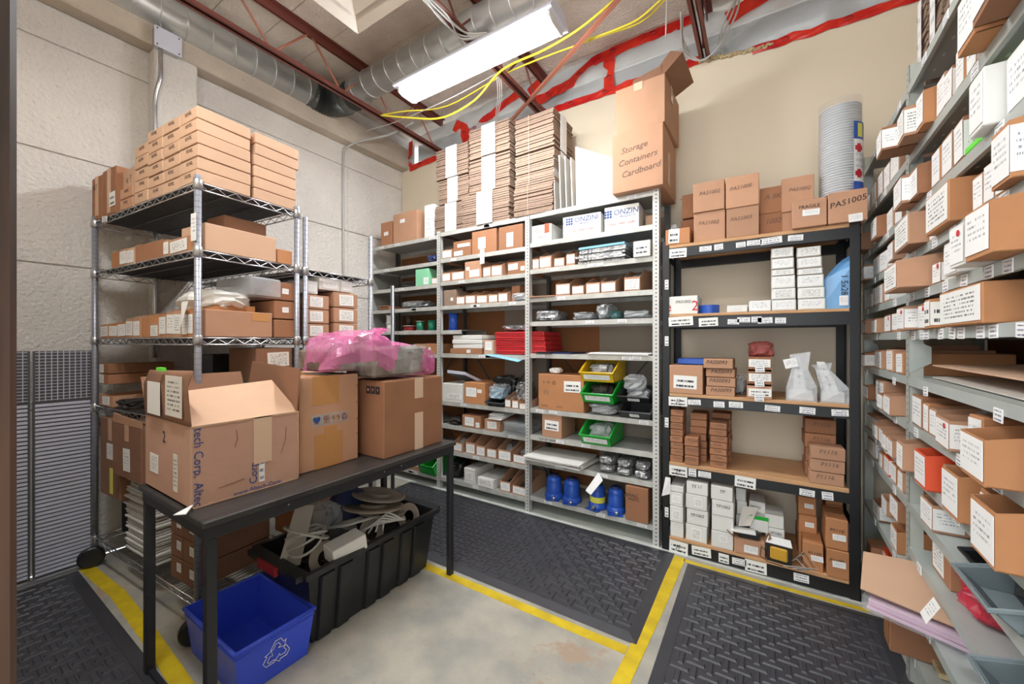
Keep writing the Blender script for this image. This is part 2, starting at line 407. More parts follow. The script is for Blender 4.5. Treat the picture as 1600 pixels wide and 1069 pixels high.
def open_bin(label, loc, rz, w_, d, hf, hb=None, m='kraft', lw=0.9, lh=0.75, lm='label_print', fill=None, dot=False, group=None, seed=0, hang=0.0, run=0.35, label_side=False):
    """cut-down cardboard bin: low front with a paper label, sides rising to the back"""
    hb = hb or hf * 1.5; t = thing('cardboard_bin', label, 'box', loc, rz, group); k = 0.003; h2 = w_ / 2
    mb = MB(); mb.box(-h2, h2, 0, k, 0, hf); mb.box(-h2, h2, d - k, d, 0, hb); mb.box(-h2, h2, k, d - k, 0, k)
    prof = [(k, 0), (d - k, 0), (d - k, hb), (d * run + 0.02, hb), (k, hf)]
    mb.prism(prof, -h2, -h2 + k); mb.prism(prof, h2 - k, h2); mb.build('bin_body', m, t)
    if lw: paper(t, J(0.004), hf * (0.5 + J(0.03)) - hang, w_ * lw, hf * lh + hang, lm, roll=J(0.03), y=-0.0015)
    if label_side: paper(t, 0, 0, 0.07, hf * 0.8, lm, loc=(h2 + 0.0012, 0.035, hf * 0.5), rz=R(90))
    if dot: inst('red_dot', DOT, t, (h2 * 0.45, -0.0032, hf * 0.78))
    if fill: stuff(lump(w_ - 0.012, d * 0.72, hb * 0.8 if fill != 'dark_contents' else hf * 0.8, seed + 1, 8, 0.3).build('bin_contents', fill, t, loc=(0, d * 0.12, 0.004), smooth=(fill in ('clear_bag',))))
    return t
_d = MB().lathe([(0.008, 0), (0.008, 0.0008)], 12, M=Matrix.Rotation(math.pi / 2, 4, 'X'))
_o = _d.build('dot', 'red_ink'); DOT = _o.data; bpy.data.objects.remove(_o)
def plastic_bin(label, loc, rz, w_, d, h, m, lm='label_print', group=None, fill=None, lip=0.45, lw=0.8):
    t = thing('stacking_bin', label, 'bin', loc, rz, group); mb = MB(); k = 0.004; a = w_ / 2
    mb.prism([(0.02, 0), (d, 0), (d, h), (d * 0.45, h), (-0.02, h * lip)], -a, -a + k); mb.prism([(0.02, 0), (d, 0), (d, h), (d * 0.45, h), (-0.02, h * lip)], a - k, a)
    mb.box(-a, a, d - k, d, 0, h); mb.box(-a, a, 0.02, d, 0, k)
    mb.add([(-a, 0.02, 0), (a, 0.02, 0), (a, -0.02, h * lip), (-a, -0.02, h * lip), (-a, 0.024, 0), (a, 0.024, 0), (a, -0.016, h * lip), (-a, -0.016, h * lip)],
           [(0, 1, 2, 3), (7, 6, 5, 4), (3, 2, 6, 7), (0, 3, 7, 4), (1, 0, 4, 5), (2, 1, 5, 6)])
    mb.tube([(-a - .004, d, h), (-a - .004, d * 0.45, h), (-a - .004, -0.024, h * lip), (a + .004, -0.024, h * lip), (a + .004, d * 0.45, h), (a + .004, d, h)], 0.006, 6)
    mb.build('bin_body', m, t)
    o = paper(t, 0, h * lip * 0.5, w_ * lw, h * lip * 0.62, lm, y=-0.003); o.rotation_euler = (-math.atan2(0.04, h * lip) * -1, 0, 0); o.location.y = -0.004
    if fill: stuff(lump(w_ - 0.02, d * 0.8, h * 0.85, 3, 10, 0.35).build('bin_contents', fill, t, loc=(0, 0.03, 0.006)))
    return t
def bag(label, loc, rz, w_, d, h, m='clear_bag', seed=1, inner=None, name='plastic_bag', cat='bag', group=None, rough=0.32):
    if inner:
        t = thing(name, label, cat, loc, rz, group)
        lump(w_, d, h, seed, 14, rough).build('bag_film', m, t); stuff(lump(w_ * 0.86, d * 0.86, h * 0.78, seed + 5, 10, 0.4).build('bag_contents', inner, t, loc=(0, d * 0.06, 0.002))); return t
    return tag(lump(w_, d, h, seed, 14, rough).build(name, m, loc=loc, rz=rz), label, cat, group)
def sheets(label, loc, rz, w_, d, n, th, m='white_paper', jit=0.012, name='paper_stack', cat='papers', group=None, top=None):
    t = thing(name, label, cat, loc, rz, group); z = 0
    for i in range(n):
        a, b = J(jit), J(jit); o = MB().box(-w_ / 2, w_ / 2, 0, d, 0, th * 0.86).build('sheet', top if (top and i == n - 1) else m, t, loc=(a, b, z), rz=J(0.04)); z += th
    return t

# ================================================================== the room
XL, XR, YB, YF, ZD = -3.4, 1.08, 3.04, -1.5, 3.6
floor = struct(MB().box(XL, XR, YF, YB, -0.1, 0).build('floor', 'floor_concrete'))
struct(MB().box(XL, XR, 2.565, YB, 0.0, 0.0012).build('floor_strip', 'floor_painted', floor))
wl = struct(MB().box(XL - 0.25, XL - 0.012, YF, YB + 0.2, 0, ZD).build('wall_left', 'wall_concrete'))
for z0, z1 in ((0, 0.92), (0.92, 1.74), (1.74, 2.38), (2.38, 3.0), (3.0, 3.21)):
    for y0, y1 in ((YF, 0.3), (0.3, 2.36), (2.36, YB)) if z0 < 3 else ((YF, YB),):
        MB().cbox(XL - 0.02, XL, y0 + 0.001, y1 - 0.001, z0 + 0.004, z1 - 0.004, 0.003).build('wall_panel', 'wall_concrete', wl)
struct(MB().cbox(XL, XL + 0.12, YF, YB, 3.2, 3.42, 0.008).build('trim_1', 'beam_concrete'))         # ledge beam
struct(MB().cbox(XL, XL + 0.12, 0.887, 1.114, 0, 3.2, 0.008).build('trim_2', 'wall_concrete'))      # pilaster
struct(MB().box(XR, XR + 0.1, YF, YB + 0.1, 0, ZD).build('wall_right', 'drywall'))
# back wall: drywall with an uneven cut top edge, film and tape above it
wb = MB(); n = 60; top = []
for i in range(n + 1):
    x = XL + (XR - XL) * i / n
    z = 3.20 + 0.085 * min(1, max(0, (x + 3.2) / 1.2)) - (0.07 * min(1, max(0, (x + 0.5) / 0.5))) + 0.006 * noise.noise(Vector((x * 6, 0, 0)))
    top.append((x, z))
wb.prism([(XL, 0)] + [(XR, 0)] + top[::-1], YB, YB + 0.09, 'y'); wallb = struct(wb.build('wall_back', 'drywall'))
def topz(x): return 3.20 + 0.085 * min(1, max(0, (x + 3.2) / 1.2)) - (0.07 * min(1, max(0, (x + 0.5) / 0.5)))
struct(MB().box(XL, XR, YB + 0.25, YB + 0.3, 3.0, ZD).build('wall_upper', 'duct_dark'))
vs, fs = grid_surface(lambda u, v: (XL + 0.12 + (XR - XL - 0.12) * u, YB + 0.03 - 0.05 * math.sin(v * math.pi) * (0.6 + noise.noise(Vector((u * 9, v * 2, 3)))) + 0.03 * noise.noise(Vector((u * 26, v * 3, 1))), topz(XL + (XR - XL) * u) - 0.01 + v * 0.36), 90, 10)
tag(MB().add(vs, fs).build('vapour_barrier', 'vapour_barrier', smooth=True), 'clear plastic vapour barrier sheet taped between the drywall top and roof deck', 'plastic sheet')
def tape_strip(pts, wd, label, seed=0, marks=True):
    """strip of red sheathing tape following pts on the back wall (x, z)"""
    mb = MB(); vs = []; fs = []; k = 0
    P = []
    for a, b in zip(pts[:-1], pts[1:]):
        m_ = max(2, int(math.hypot(b[0] - a[0], b[1] - a[1]) / 0.04))
        P += [(a[0] + (b[0] - a[0]) * i / m_, a[1] + (b[1] - a[1]) * i / m_) for i in range(m_)]
    P.append(pts[-1])
    for i, p in enumerate(P):
        q0 = P[max(0, i - 1)]; q1 = P[min(len(P) - 1, i + 1)]; dx, dz = q1[0] - q0[0], q1[1] - q0[1]; l = math.hypot(dx, dz) or 1; nx, nz = -dz / l, dx / l
        a = wd / 2 * (1 + 0.25 * noise.noise(Vector((i * 0.35, seed, 0)))); e = 0.012 * noise.noise(Vector((i * 0.5, seed, 5)))
        for s_ in (-1, -0.33, 0.33, 1): vs.append((p[0] + nx * a * s_, YB - 0.006 - abs(0.014 * noise.noise(Vector((i * 0.9, s_ * 2, seed)))), p[1] + nz * a * s_ + e))
    m_ = len(P)
    for i in range(m_ - 1):
        for j in range(3): fs.append((i * 4 + j, i * 4 + j + 1, i * 4 + j + 5, i * 4 + j + 4))
    t = tag(mb.add(vs, fs).build('red_tape', 'red_tape', smooth=False), label, 'tape')
    if marks:
        mk = MB()
        for i in range(4, m_ - 2, 7):
            p = P[i]; mk.tube([(p[0] + 0.02 * math.cos(a) , YB - 0.024, p[1] + 0.011 * math.sin(a)) for a in [k2 * math.pi / 5 for k2 in range(11)]], 0.003, 4, caps=False)
        mk.build('printed_mark', 'red_dark', t)
    return t
tape_strip([(-3.27, 3.205), (-2.8, 3.235), (-2.3, 3.27), (-2.0, 3.285), (-1.3, 3.295), (-0.8, 3.285), (-0.36, 3.285)], 0.06, 'red sheathing tape along the drywall top from the corner to the joist', 1)
tape_strip([(-0.05, 3.225), (0.3, 3.215), (0.7, 3.215), (1.05, 3.215)], 0.055, 'red sheathing tape along the drywall top above the tall right racks', 2)
tape_strip([(-1.72, 3.42), (-1.35, 3.47), (-1.15, 3.57), (-0.9, 3.6), (-0.55, 3.6), (-0.42, 3.6)], 0.085, 'red tape along the deck edge, middle of the plastic sheet', 3)
tape_strip([(-2.5, 3.32), (-2.28, 3.42), (-2.0, 3.52), (-1.82, 3.57)], 0.075, 'red tape rising diagonally between the first and second joists', 4)
tape_strip([(-1.02, 3.56), (-1.02, 3.31)], 0.085, 'short vertical red tape joining upper and lower strips, middle of sheet', 5)
tape_strip([(-3.25, 3.5), (-3.26, 3.23)], 0.06, 'vertical red tape strip in the corner above the concrete ledge', 6)
tape_strip([(-2.62, 3.5), (-2.5, 3.42), (-2.46, 3.3)], 0.11, 'bunched red tape around the end of the first joist', 7)
tape_strip([(-1.75, 3.52), (-1.64, 3.58)], 0.1, 'red tape patch behind the second joist end', 8)
tape_strip([(-0.2, 3.5), (0.1, 3.585), (0.4, 3.59)], 0.1, 'red tape patch at the deck beside the third joist', 9)

mb = MB()
for i in range(26):
    x_ = -.36 + i * .0165; c_ = (x_, YB - .012 + J(.006), topz(x_) + .004 + J(.008)); mb.lathe([(.004, -.008), (.014, -.004), (.016, .004), (.005, .010)], 7, M=Matrix.Translation(c_) @ Matrix.Rotation(J(1), 4, 'X'))
stuff(tag(mb.build('torn_edge', 'plaster_rough'), 'ragged torn drywall edge with foam crumbs beside the third joist end', 'plaster'))
# roof deck built of panels with recessed joints
deck = struct(MB().box(XL - 0.2, XR + 0.1, YF, YB + 0.3, ZD + 0.03, ZD + 0.1).build('ceiling', 'deck'))
ys = [1.776 + 0.3 * k for k in range(-11, 5)]
for i in range(len(ys) - 1):
    for x0, x1 in ((XL - 0.1, -2.75), (-2.75, -1.55), (-1.55, -0.28), (-0.28, XR)):
        if max(YF, ys[i]) < min(YB + 0.25, ys[i + 1]):
            MB().cbox(x0 + 0.002, x1 - 0.002, max(YF, ys[i]) + 0.0015, min(YB + 0.25, ys[i + 1]) - 0.0015, ZD, ZD + 0.04, 0.004).build('deck_panel', 'deck', deck)
for k, (xj, nm) in enumerate(((-2.8, 'first dark red open web roof joist, nearest the concrete wall'), (-1.6, 'second dark red open web roof joist, with cables, beside the lamp'), (-0.33, 'third dark red open web roof joist, ending above the stacked cartons'), (0.85, 'dark red open web roof joist over the right hand racks'))):
    t = thing('roof_joist', nm, 'beam', (xj, YB, 3.26), 0)
    mb = MB()
    for s in (-1, 1):
        mb.box(s * 0.008 if s > 0 else -0.034, 0.034 if s > 0 else -0.008, YF - YB, -0.01, 0, 0.005); mb.box(*( (0.008, 0.013) if s > 0 else (-0.013, -0.008)), YF - YB, -0.01, 0, 0.036)
    mb.build('bottom_chord', 'oxide' if k < 3 else 'oxide_light', t)
    mb = MB()
    for s in (-1, 1):
        mb.box(s * 0.008 if s > 0 else -0.045, 0.045 if s > 0 else -0.008, YF - YB, 0.0, 0.333, 0.339); mb.box(*((0.008, 0.014) if s > 0 else (-0.014, -0.008)), YF - YB, 0.0, 0.28, 0.339)
    mb.build('top_chord', 'oxide', t)
    y = -0.12; up = True
    while y > YF - YB + 0.4:
        MB().tube([(0, y, 0.02), (0, y - 0.24, 0.3)] if up else [(0, y, 0.3), (0, y - 0.24, 0.02)], 0.0075, 6).build('web_rod', 'oxide' if k else 'oxide_light', t); y -= 0.26; up = not up
# flat diagonal bridging bar
tag(MB().tube([(-2.02, 3.02, 3.27), (-0.68, 2.2, 3.25), (0.3, 1.6, 3.24)], 0.016, 4).build('bridging_bar', 'oxide_light'), 'long reddish flat bridging bar crossing under the joists near the lamp', 'bar')
tag(MB().tube([(-1.62, 2.7, 3.30), (-1.55, 3.0, 3.27)], 0.014, 4).build('bridging_bar', 'oxide'), 'short dark red angle crossing the long bridging bar', 'bar')
# ducts
def duct(label, p0, p1, r, rings, m='duct', name='round_duct'):
    t = thing(name, label, 'duct', p0, 0); p0 = Vector(p0); p1 = Vector(p1); d = p1 - p0; q = Vector((0, 0, 1)).rotation_difference(d.normalized()).to_matrix().to_4x4()
    MB().lathe([(r, 0), (r, d.length)], 28, M=q).build('duct_wall', m, t, smooth=True)
    for i in range(rings):
        z = d.length * (i + 0.5) / rings
        M = q @ Matrix.Translation((0, 0, z)) @ Matrix.Rotation(0.12, 4, 'X')
        MB().lathe([(r, -0.004), (r + 0.0035, -0.002), (r + 0.0035, 0.002), (r, 0.004)], 28, M=M, caps=False).build('seam_ring', m, t, smooth=True)
    return t
duct('shiny spiral duct running beside the concrete wall under the roof', (-3.285, -1.4, 3.44), (-3.285, 1.93, 3.44), 0.11, 24)
duct('grey spiral duct crossing the room above the lamp', (-2.92, 2.1, 3.43), (0.9, 2.1, 3.43), 0.105, 27)
pts = [(-3.285, 1.90, 3.44)] + [(-3.285 + 0.2 * (1 - math.cos(a)) , 1.93 + 0.19 * math.sin(a), 3.43) for a in [k * math.pi / 2 / 16 for k in range(17)]] + [(-2.9, 2.12, 3.43)]
mb = MB(); pp = []; rr = []
for i in range(len(pts) - 1):
    for s in (0, 0.5): pp.append(Vector(pts[i]).lerp(Vector(pts[i + 1]), s)); rr.append(0.118 if s else 0.106)
mb.tube(pp, rr, 24); tag(mb.build('flexible_elbow', 'duct_dark', smooth=False), 'dark ribbed flexible elbow joining the two round ducts', 'duct')
# square ceiling diffuser
t = thing('air_diffuser', 'square stepped beige air diffuser hanging under the roof deck', 'vent', (-1.9, 1.30, 3.29), 0)
for k, (a, b, z) in enumerate(((0.30, 0.235, 0.0), (0.215, 0.15, 0.022), (0.13, 0.07, 0.044), (0.055, 0.0, 0.066))):
    mb = MB()
    if b == 0: mb.cbox(-a, a, -a, a, z, z + 0.012, 0.003)
    else:
        for q in range(4):
            M = Matrix.Rotation(q * math.pi / 2, 4, 'Z'); mb.add([(-a, -a, z), (a, -a, z), (b, -b, z + 0.05), (-b, -b, z + 0.05), (-a, -a, z + 0.006), (a, -a, z + 0.006), (b, -b, z + 0.056), (-b, -b, z + 0.056)], [(0, 1, 2, 3), (7, 6, 5, 4), (0, 4, 5, 1), (1, 5, 6, 2), (2, 6, 7, 3), (3, 7, 4, 0)], 0, M)
    mb.build('diffuser_ring', 'diffuser_white', t)
MB().box(-0.3, 0.3, -0.3, 0.3, 0.072, 0.12).build('back_plate', 'diffuser_white', t); MB().lathe([(0.1, 0.12), (0.1, 0.31)], 20).build('neck', 'duct', t)
# fluorescent lamp
def lamp(label, loc, L_=1.25):
    t = thing('ceiling_lamp', label, 'lamp', loc, 0)
    mb = MB(); mb.prism([(-0.115, 0.0), (-0.115, 0.012), (-0.06, 0.075), (0.06, 0.075), (0.115, 0.012), (0.115, 0), (0.1, -0.002), (-0.1, -0.002)], -L_ / 2, L_ / 2); mb.build('housing', 'lamp_housing', t)
    MB().prism([(-0.085, -0.003), (-0.08, -0.028), (-0.05, -0.042), (0.05, -0.042), (0.08, -0.028), (0.085, -0.003)], -L_ / 2 + 0.03, L_ / 2 - 0.03).build('lens', EM, t)
    for s in (-1, 1): MB().prism([(-0.09, -0.003), (-0.084, -0.032), (-0.05, -0.046), (0.05, -0.046), (0.084, -0.032), (0.09, -0.003)], s * (L_ / 2 - 0.03) - 0.008, s * (L_ / 2 - 0.03) + 0.008).build('end_cap', 'white_card', t)
    for s in (-0.45, 0.45): MB().tube([(s, 0, 0.075), (s, 0.02, 0.24)], 0.003, 5).build('hanger_wire', 'cable_grey', t)
    return t
EM = mat('lens_glow', (255, 252, 246), 0.4, emit=9.0)
lamp('glowing fluorescent strip lamp hanging below the roof joists', (-1.58, 2.0, 3.115))
lamp('second fluorescent strip lamp above the table, out of the picture', (-1.2, 0.12, 3.115))  # added out of view to fill the near and left side with light
# cables
def cable(label, pts, r, m, cat='cable', name='cable'):
    P = [Vector(p) for p in pts]; out = []
    for i in range(len(P) - 1):
        p0 = P[max(0, i - 1)]; p1 = P[i]; p2 = P[i + 1]; p3 = P[min(len(P) - 1, i + 2)]
        for k in range(6):
            t = k / 6; out.append(0.5 * ((2 * p1) + (p2 - p0) * t + (2 * p0 - 5 * p1 + 4 * p2 - p3) * t * t + (3 * p1 - p0 - 3 * p2 + p3) * t ** 3))
    out.append(P[-1]); return tag(MB().tube(out, r, 6).build(name, m, smooth=True), label, cat)
def px(x, y, Z): return tuple(onZ(x, y, Z))
cable('thick yellow cable sagging below the lamp from the first joist', [px(595, 180, 3.25), px(640, 184, 3.2), px(690, 184, 3.14), px(740, 158, 3.14), px(775, 118, 3.2), px(800, 100, 3.24), px(850, 78, 3.24), px(905, 45, 3.26), px(960, 0, 3.28)], 0.008, 'cable_yellow')
cable('thin yellow cable running close under the lamp', [px(595, 180, 3.26), px(630, 174, 3.26), px(700, 165, 3.28), px(800, 110, 3.3), px(930, 60, 3.3), px(1000, 35, 3.3), px(1040, -2, 3.3)], 0.006, 'cable_yellow')
cable('olive yellow cable draped over the bridging bar to the right', [px(918, 62, 3.3), px(965, 45, 3.28), px(1000, 28, 3.28), px(1036, -4, 3.3)], 0.007, 'cable_yellow')
cable('thin white cable dipping from the joist to the lamp', [px(570, 205, 3.25), px(620, 190, 3.24), px(690, 160, 3.2), px(745, 132, 3.2), px(780, 112, 3.25)], 0.004, 'cable_grey')
for k in range(5):
    cable('grey cable along the second joist, %s in the bundle' % ORD[k], [(-1.6 + J(.03), 1.2, 3.25 + J(.012)), (-1.6 + J(.03), 1.5, 3.25 + J(.01)), (-1.6 + J(.03), 1.75, 3.245 + J(.01)), (-1.58 + J(.03), 1.9, 3.22 + J(.015)), (-1.5 + 0.02 * k, 1.95, 3.2)], 0.005, 'cable_grey')['group'] = 'cables tied along the second joist'
for k in range(3):
    cable('thin white wire beside the second joist end, %s from left' % ORD[k], [px(776 + 3 * k, 118, 3.28), px(778 + 3 * k, 150, 3.24), px(775 + 2 * k, 180, 3.24), px(782 + k, 195, 3.26)], 0.003, 'white_paper')['group'] = 'wires hanging at the second joist end'
cable('thin white rod hanging from the deck near the third joist', [px(1042, -6, 3.4), px(1041, 30, 3.36), px(1040, 60, 3.32)], 0.004, 'white_paper')
for k in range(3):
    cable('armoured grey cable at the third joist end, %s loop' % ORD[k], [(-0.42, 2.6 + .03 * k, 3.34), (-0.45, 2.9, 3.30 + .03 * k), (-0.36, 2.97, 3.24), (-0.25, 2.95, 3.27), (-0.2 + .03 * k, 2.85, 3.36), (-0.05, 2.6, 3.36 + .02 * k), (0.3, 2.4, 3.4)], 0.006, 'cable_grey')['group'] = 'cables looped at the third joist end'
# conduits
cable('bent grey conduit rising up the pilaster to the junction box', [(-3.268, 0.885, 1.2), (-3.268, 0.885, 2.6), (-3.268, 0.885, 2.85), (-3.245, 0.905, 3.0), (-3.245, 0.905, 3.15), (-3.258, 0.91, 3.25)], 0.013, 'chrome', 'pipe', 'conduit')
cable('thin conduit down the concrete wall near the corner', [(-3.385, 2.3, 0.3), (-3.385, 2.3, 2.2), (-3.385, 2.3, 3.05), (-3.33, 2.32, 3.17), (-3.2, 2.4, 3.23), (-2.95, 2.5, 3.26), (-2.7, 2.55, 3.32)], 0.010, 'cable_grey', 'pipe', 'conduit')
t = thing('junction_box', 'square grey metal junction box under the spiral duct', 'box', (-3.28, 0.94, 3.24), 0)
MB().cbox(0, 0.05, -0.065, 0.065, -0.06, 0.06, 0.004).build('box_body', 'zinc', t); MB().cbox(0.05, 0.054, -0.07, 0.07, -0.065, 0.065, 0.0015).build('cover_plate', 'lamp_housing', t)
for a, b in ((-1, -1), (1, 1), (-1, 1), (1, -1)): MB().lathe([(0.004, 0), (0.004, 0.003)], 8, M=Matrix.Translation((0.054, 0.055 * a, 0.05 * b)) @ Matrix.Rotation(math.pi / 2, 4, 'Y')).build('screw', 'steel_black', t)
for a in (-0.03, 0.03): MB().tube([(0.03, a, 0.06), (0.03, a, 0.11)], 0.006, 6).build('hanger', 'zinc', t)
# brown wooden door jamb close to the viewpoint, on the left
jb = struct(MB().cbox(-0.93, -0.80, -0.2, 0.062, 0, ZD, 0.004).build('trim_3', 'jamb_dark'))
struct(MB().cbox(-0.82, -0.796, 0.058, 0.082, 0, ZD, 0.006).build('trim_4', 'wood_jamb'))

struct(MB().box(XL, -0.93, -0.24, -0.12, 0, ZD).build('wall_front', 'drywall'))
# ------------------------------------------------------------------ anti-fatigue mats with basket-weave tread, yellow tape
def floor_mat(label, x0, x1, y0, y1, loc_rot=0.0, pitch=0.052):
    t = thing('rubber_mat', label, 'mat', ((x0 + x1) / 2, (y0 + y1) / 2, 0.0015), loc_rot)
    a, b = (x1 - x0) / 2, (y1 - y0) / 2; e = 0.05
    MB().add([(-a, -b, 0), (a, -b, 0), (a, b, 0), (-a, b, 0), (-a + e, -b + e, 0.010), (a - e, -b + e, 0.010), (a - e, b - e, 0.010), (-a + e, b - e, 0.010)],
             [(0, 3, 2, 1), (0, 1, 5, 4), (1, 2, 6, 5), (2, 3, 7, 6), (3, 0, 4, 7)]).add([(-a + e, -b + e, 0.008), (a - e, -b + e, 0.008), (a - e, b - e, 0.008), (-a + e, b - e, 0.008)], [(0, 1, 2, 3)]).build('mat_base', 'rubber', t)
    mb = MB(); nx = int((2 * a - 2 * e) / pitch); ny = int((2 * b - 2 * e) / pitch)
    for i in range(nx):
        for j in range(ny):
            cx, cy = (i + 0.5 - nx / 2) * pitch, (j + 0.5 - ny / 2) * pitch
            L_, W_ = (pitch * 0.70, pitch * 0.25) if (i + j) % 2 else (pitch * 0.24, pitch * 0.66)
            z0 = 0.007; z1 = 0.014; c = 0.005
            mb.add([(cx - L_, cy - W_, z0), (cx + L_, cy - W_, z0), (cx + L_, cy + W_, z0), (cx - L_, cy + W_, z0), (cx - L_ + c, cy - W_ + c, z1), (cx + L_ - c, cy - W_ + c, z1), (cx + L_ - c, cy + W_ - c, z1), (cx - L_ + c, cy + W_ - c, z1)],
                   [(4, 5, 6, 7), (0, 1, 5, 4), (1, 2, 6, 5), (2, 3, 7, 6), (3, 0, 4, 7)])
    stuff(mb.build('raised_tread', 'rubber', t)); return t
floor_mat('long black rubber mat before the grey bolted shelving', -2.75, -0.45, 1.70, 2.565)
floor_mat('black rubber mat in front of the black shelving', -0.365, 0.49, 0.9, 2.49)
floor_mat('black rubber mat left of the table in dim light', -3.28, -1.2, -0.36, 0.552)
def floor_tape(label, pts, wd=0.05):
    P = [Vector((p[0], p[1])) for p in pts]; mb = MB(); vs = []; fs = []; Q = []
    for a, b in zip(P[:-1], P[1:]):
        n_ = max(2, int((b - a).length / 0.06)); Q += [a.lerp(b, i / n_) for i in range(n_)]
    Q.append(P[-1])
    for i, p in enumerate(Q):
        d = (Q[min(i + 1, len(Q) - 1)] - Q[max(i - 1, 0)]).normalized(); nn = Vector((-d.y, d.x)); s = wd / 2 * (1 + 0.06 * noise.noise(Vector((i * 0.8, wd, 0))))
        for k in (-1, 1): vs.append((p.x + nn.x * s * k, p.y + nn.y * s * k, 0.002))
        for k in (-1, 1): vs.append((p.x + nn.x * s * k, p.y + nn.y * s * k, 0.0))
    for i in range(len(Q) - 1):
        o = i * 4; fs += [(o, o + 1, o + 5, o + 4), (o, o + 4, o + 6, o + 2), (o + 1, o + 3, o + 7, o + 5)]
    return tag(mb.add(vs, fs).build('floor_tape', 'yellow_tape'), label, 'tape')
floor_tape('yellow floor tape along the near edge of the long mat', [(-2.6, 1.64), (-1.45, 1.648), (-0.480, 1.65)])
floor_tape('yellow floor tape between the two mats, running towards the black shelving', [(-0.415, 2.54), (-0.43, 2.0), (-0.46, 1.3), (-0.48, 0.6)], 0.062)
floor_tape('yellow floor tape along the foot of the black shelving', [(-0.39, 2.513), (0.0, 2.512), (0.44, 2.522)], 0.028)
floor_tape('yellow floor tape beside the dim mat left of the table', [(-3.28, 0.585), (-2.8, 0.612), (-2.3, 0.6), (-1.9, 0.583), (-1.5, 0.57)], 0.058)

# ================================================================== grey bolted shelving (three bays)
GY, GD = 2.59, 0.36
GX = [-3.34, -2.425, -1.51, -0.565]
GZ = [[2.255, 2.022, 1.82, 1.618, 1.405, 1.192, .78, .575, .35, .10], [2.268, 2.033, 1.831, 1.618, 1.403, 1.198, .778, .575, .352, .105], [2.270, 2.052, 1.85, 1.636, 1.454, 1.212, .797, .592, .403, .13]]
grey = thing('bolted_shelving', 'grey slotted-angle shelving of three bays along the back wall', 'shelf', ((GX[0] + GX[3]) / 2, GY, 0), 0)
gc = (GX[0] + GX[3]) / 2
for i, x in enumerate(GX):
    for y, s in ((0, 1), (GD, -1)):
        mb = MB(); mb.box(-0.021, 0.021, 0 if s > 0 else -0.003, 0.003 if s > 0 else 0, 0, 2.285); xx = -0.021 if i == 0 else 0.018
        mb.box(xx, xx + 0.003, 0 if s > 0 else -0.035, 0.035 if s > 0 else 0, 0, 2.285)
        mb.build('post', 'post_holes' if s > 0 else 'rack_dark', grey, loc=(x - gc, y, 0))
for b in range(3):
    x0, x1 = GX[b] + 0.022, GX[b + 1] - 0.022
    for k, z in enumerate(GZ[b]):
        xe = x1 if not (b == 1 and k == 4) else x0 + 0.24
        sh = MB().box(x0, xe, 0.004, GD - 0.004, z - 0.003, z).build('shelf', 'rack_grey', grey, loc=(-gc, 0, 0))
        mb = MB(); mb.box(x0, xe, 0.001, 0.004, z - 0.034, z); mb.box(x0, xe, GD - 0.004, GD - 0.001, z - 0.034, z); mb.box(x0, xe, 0.004, 0.014, z - 0.034, z - 0.031)
        mb.build('shelf_lip', 'rack_lip', sh)
        for s in range(RND.randint(1, 4)):
            if xe > x0 + .3 and RND.random() < .8: MB().box(-0.03, 0.03, -0.002, 0.0, -0.011, 0.011).build('shelf_tag', 'label_small', sh, loc=(x0 + RND.uniform(.05, xe - x0 - .05), 0, z - 0.017 + J(.003)), rot=(0, J(.05), 0))
    # cross braces on the back and brown backing sheets
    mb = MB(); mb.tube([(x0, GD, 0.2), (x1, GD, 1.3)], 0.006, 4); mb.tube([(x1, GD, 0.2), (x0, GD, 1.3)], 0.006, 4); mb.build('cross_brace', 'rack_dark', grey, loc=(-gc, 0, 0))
    MB().box(x0, x0 + (x1 - x0) * (1.0 if b == 0 else 0.5 if b == 1 else .46), GD + 0.015, GD + 0.02, 0.15, 2.2).build('backing_sheet', 'backer', grey, loc=(-gc, 0, 0))
    if b: MB().box(x0 + (x1 - x0) * (.5 if b == 1 else .46), x1, GD + 0.015, GD + 0.02, 0.15, 2.2).build('backing_sheet', 'backer_grey', grey, loc=(-gc, 0, 0))
for a, b_ in ((0, 0.35), (0.55, 0.9)):
    MB().box(GX[0] - 0.004, GX[0] - 0.001, 0.003, GD, a * 2.28, b_ * 2.28).build('side_sheet', 'rack_grey', grey, loc=(-gc, 0, 0))
text('TOP OF TANK 2', 0.022, grey, (onY(838, 688, GY).x - gc + 0.10, -0.001, GZ[2][7] - 0.018), 'ink', name='handwriting')

BAYN = ['left', 'middle', 'right']
def gpos(x0, x1, b, k, hpx, y=GY, zoff=0.0):
    """pixel span on the rack front -> centre x, width, height"""
    z = GZ[b][k] + zoff; A, B = onY(x0, 500, y), onY(x1, 500, y); m_ = depth(A.x, y)
    return (A.x + B.x) / 2, B.x - A.x, hpx * m_ / F, z
def gshelf(b, k): return '%s shelf, %s bay of the grey shelving' % ('top' if k == 0 else 'bottom' if k == 9 else ORD[k], BAYN[b])
def gbins(b, k, items, fills=True):
    """row of cut-down bins: (x0, x1, height px, options)"""
    for i, it in enumerate(items):
        x0, x1, hp = it[:3]; o = it[3] if len(it) > 3 else {}; cx, w_, h_, z = gpos(x0, x1, b, k, hp)
        open_bin('kraft bin, white front label, %s bin on %s' % (ORD[i], gshelf(b, k)), (cx, GY + 0.006 + abs(J(.006)), z + .001), J(.03), w_ * 0.96, 0.30, h_ * 0.8, h_ * o.get('r', 1.35), o.get('m', 'kraft'), lm=o.get('lm', 'label_print'),
                 fill=RND.choice(['clear_bag', 'dark_contents', 'grey_contents', None]) if fills else None, seed=i + 10 * k)
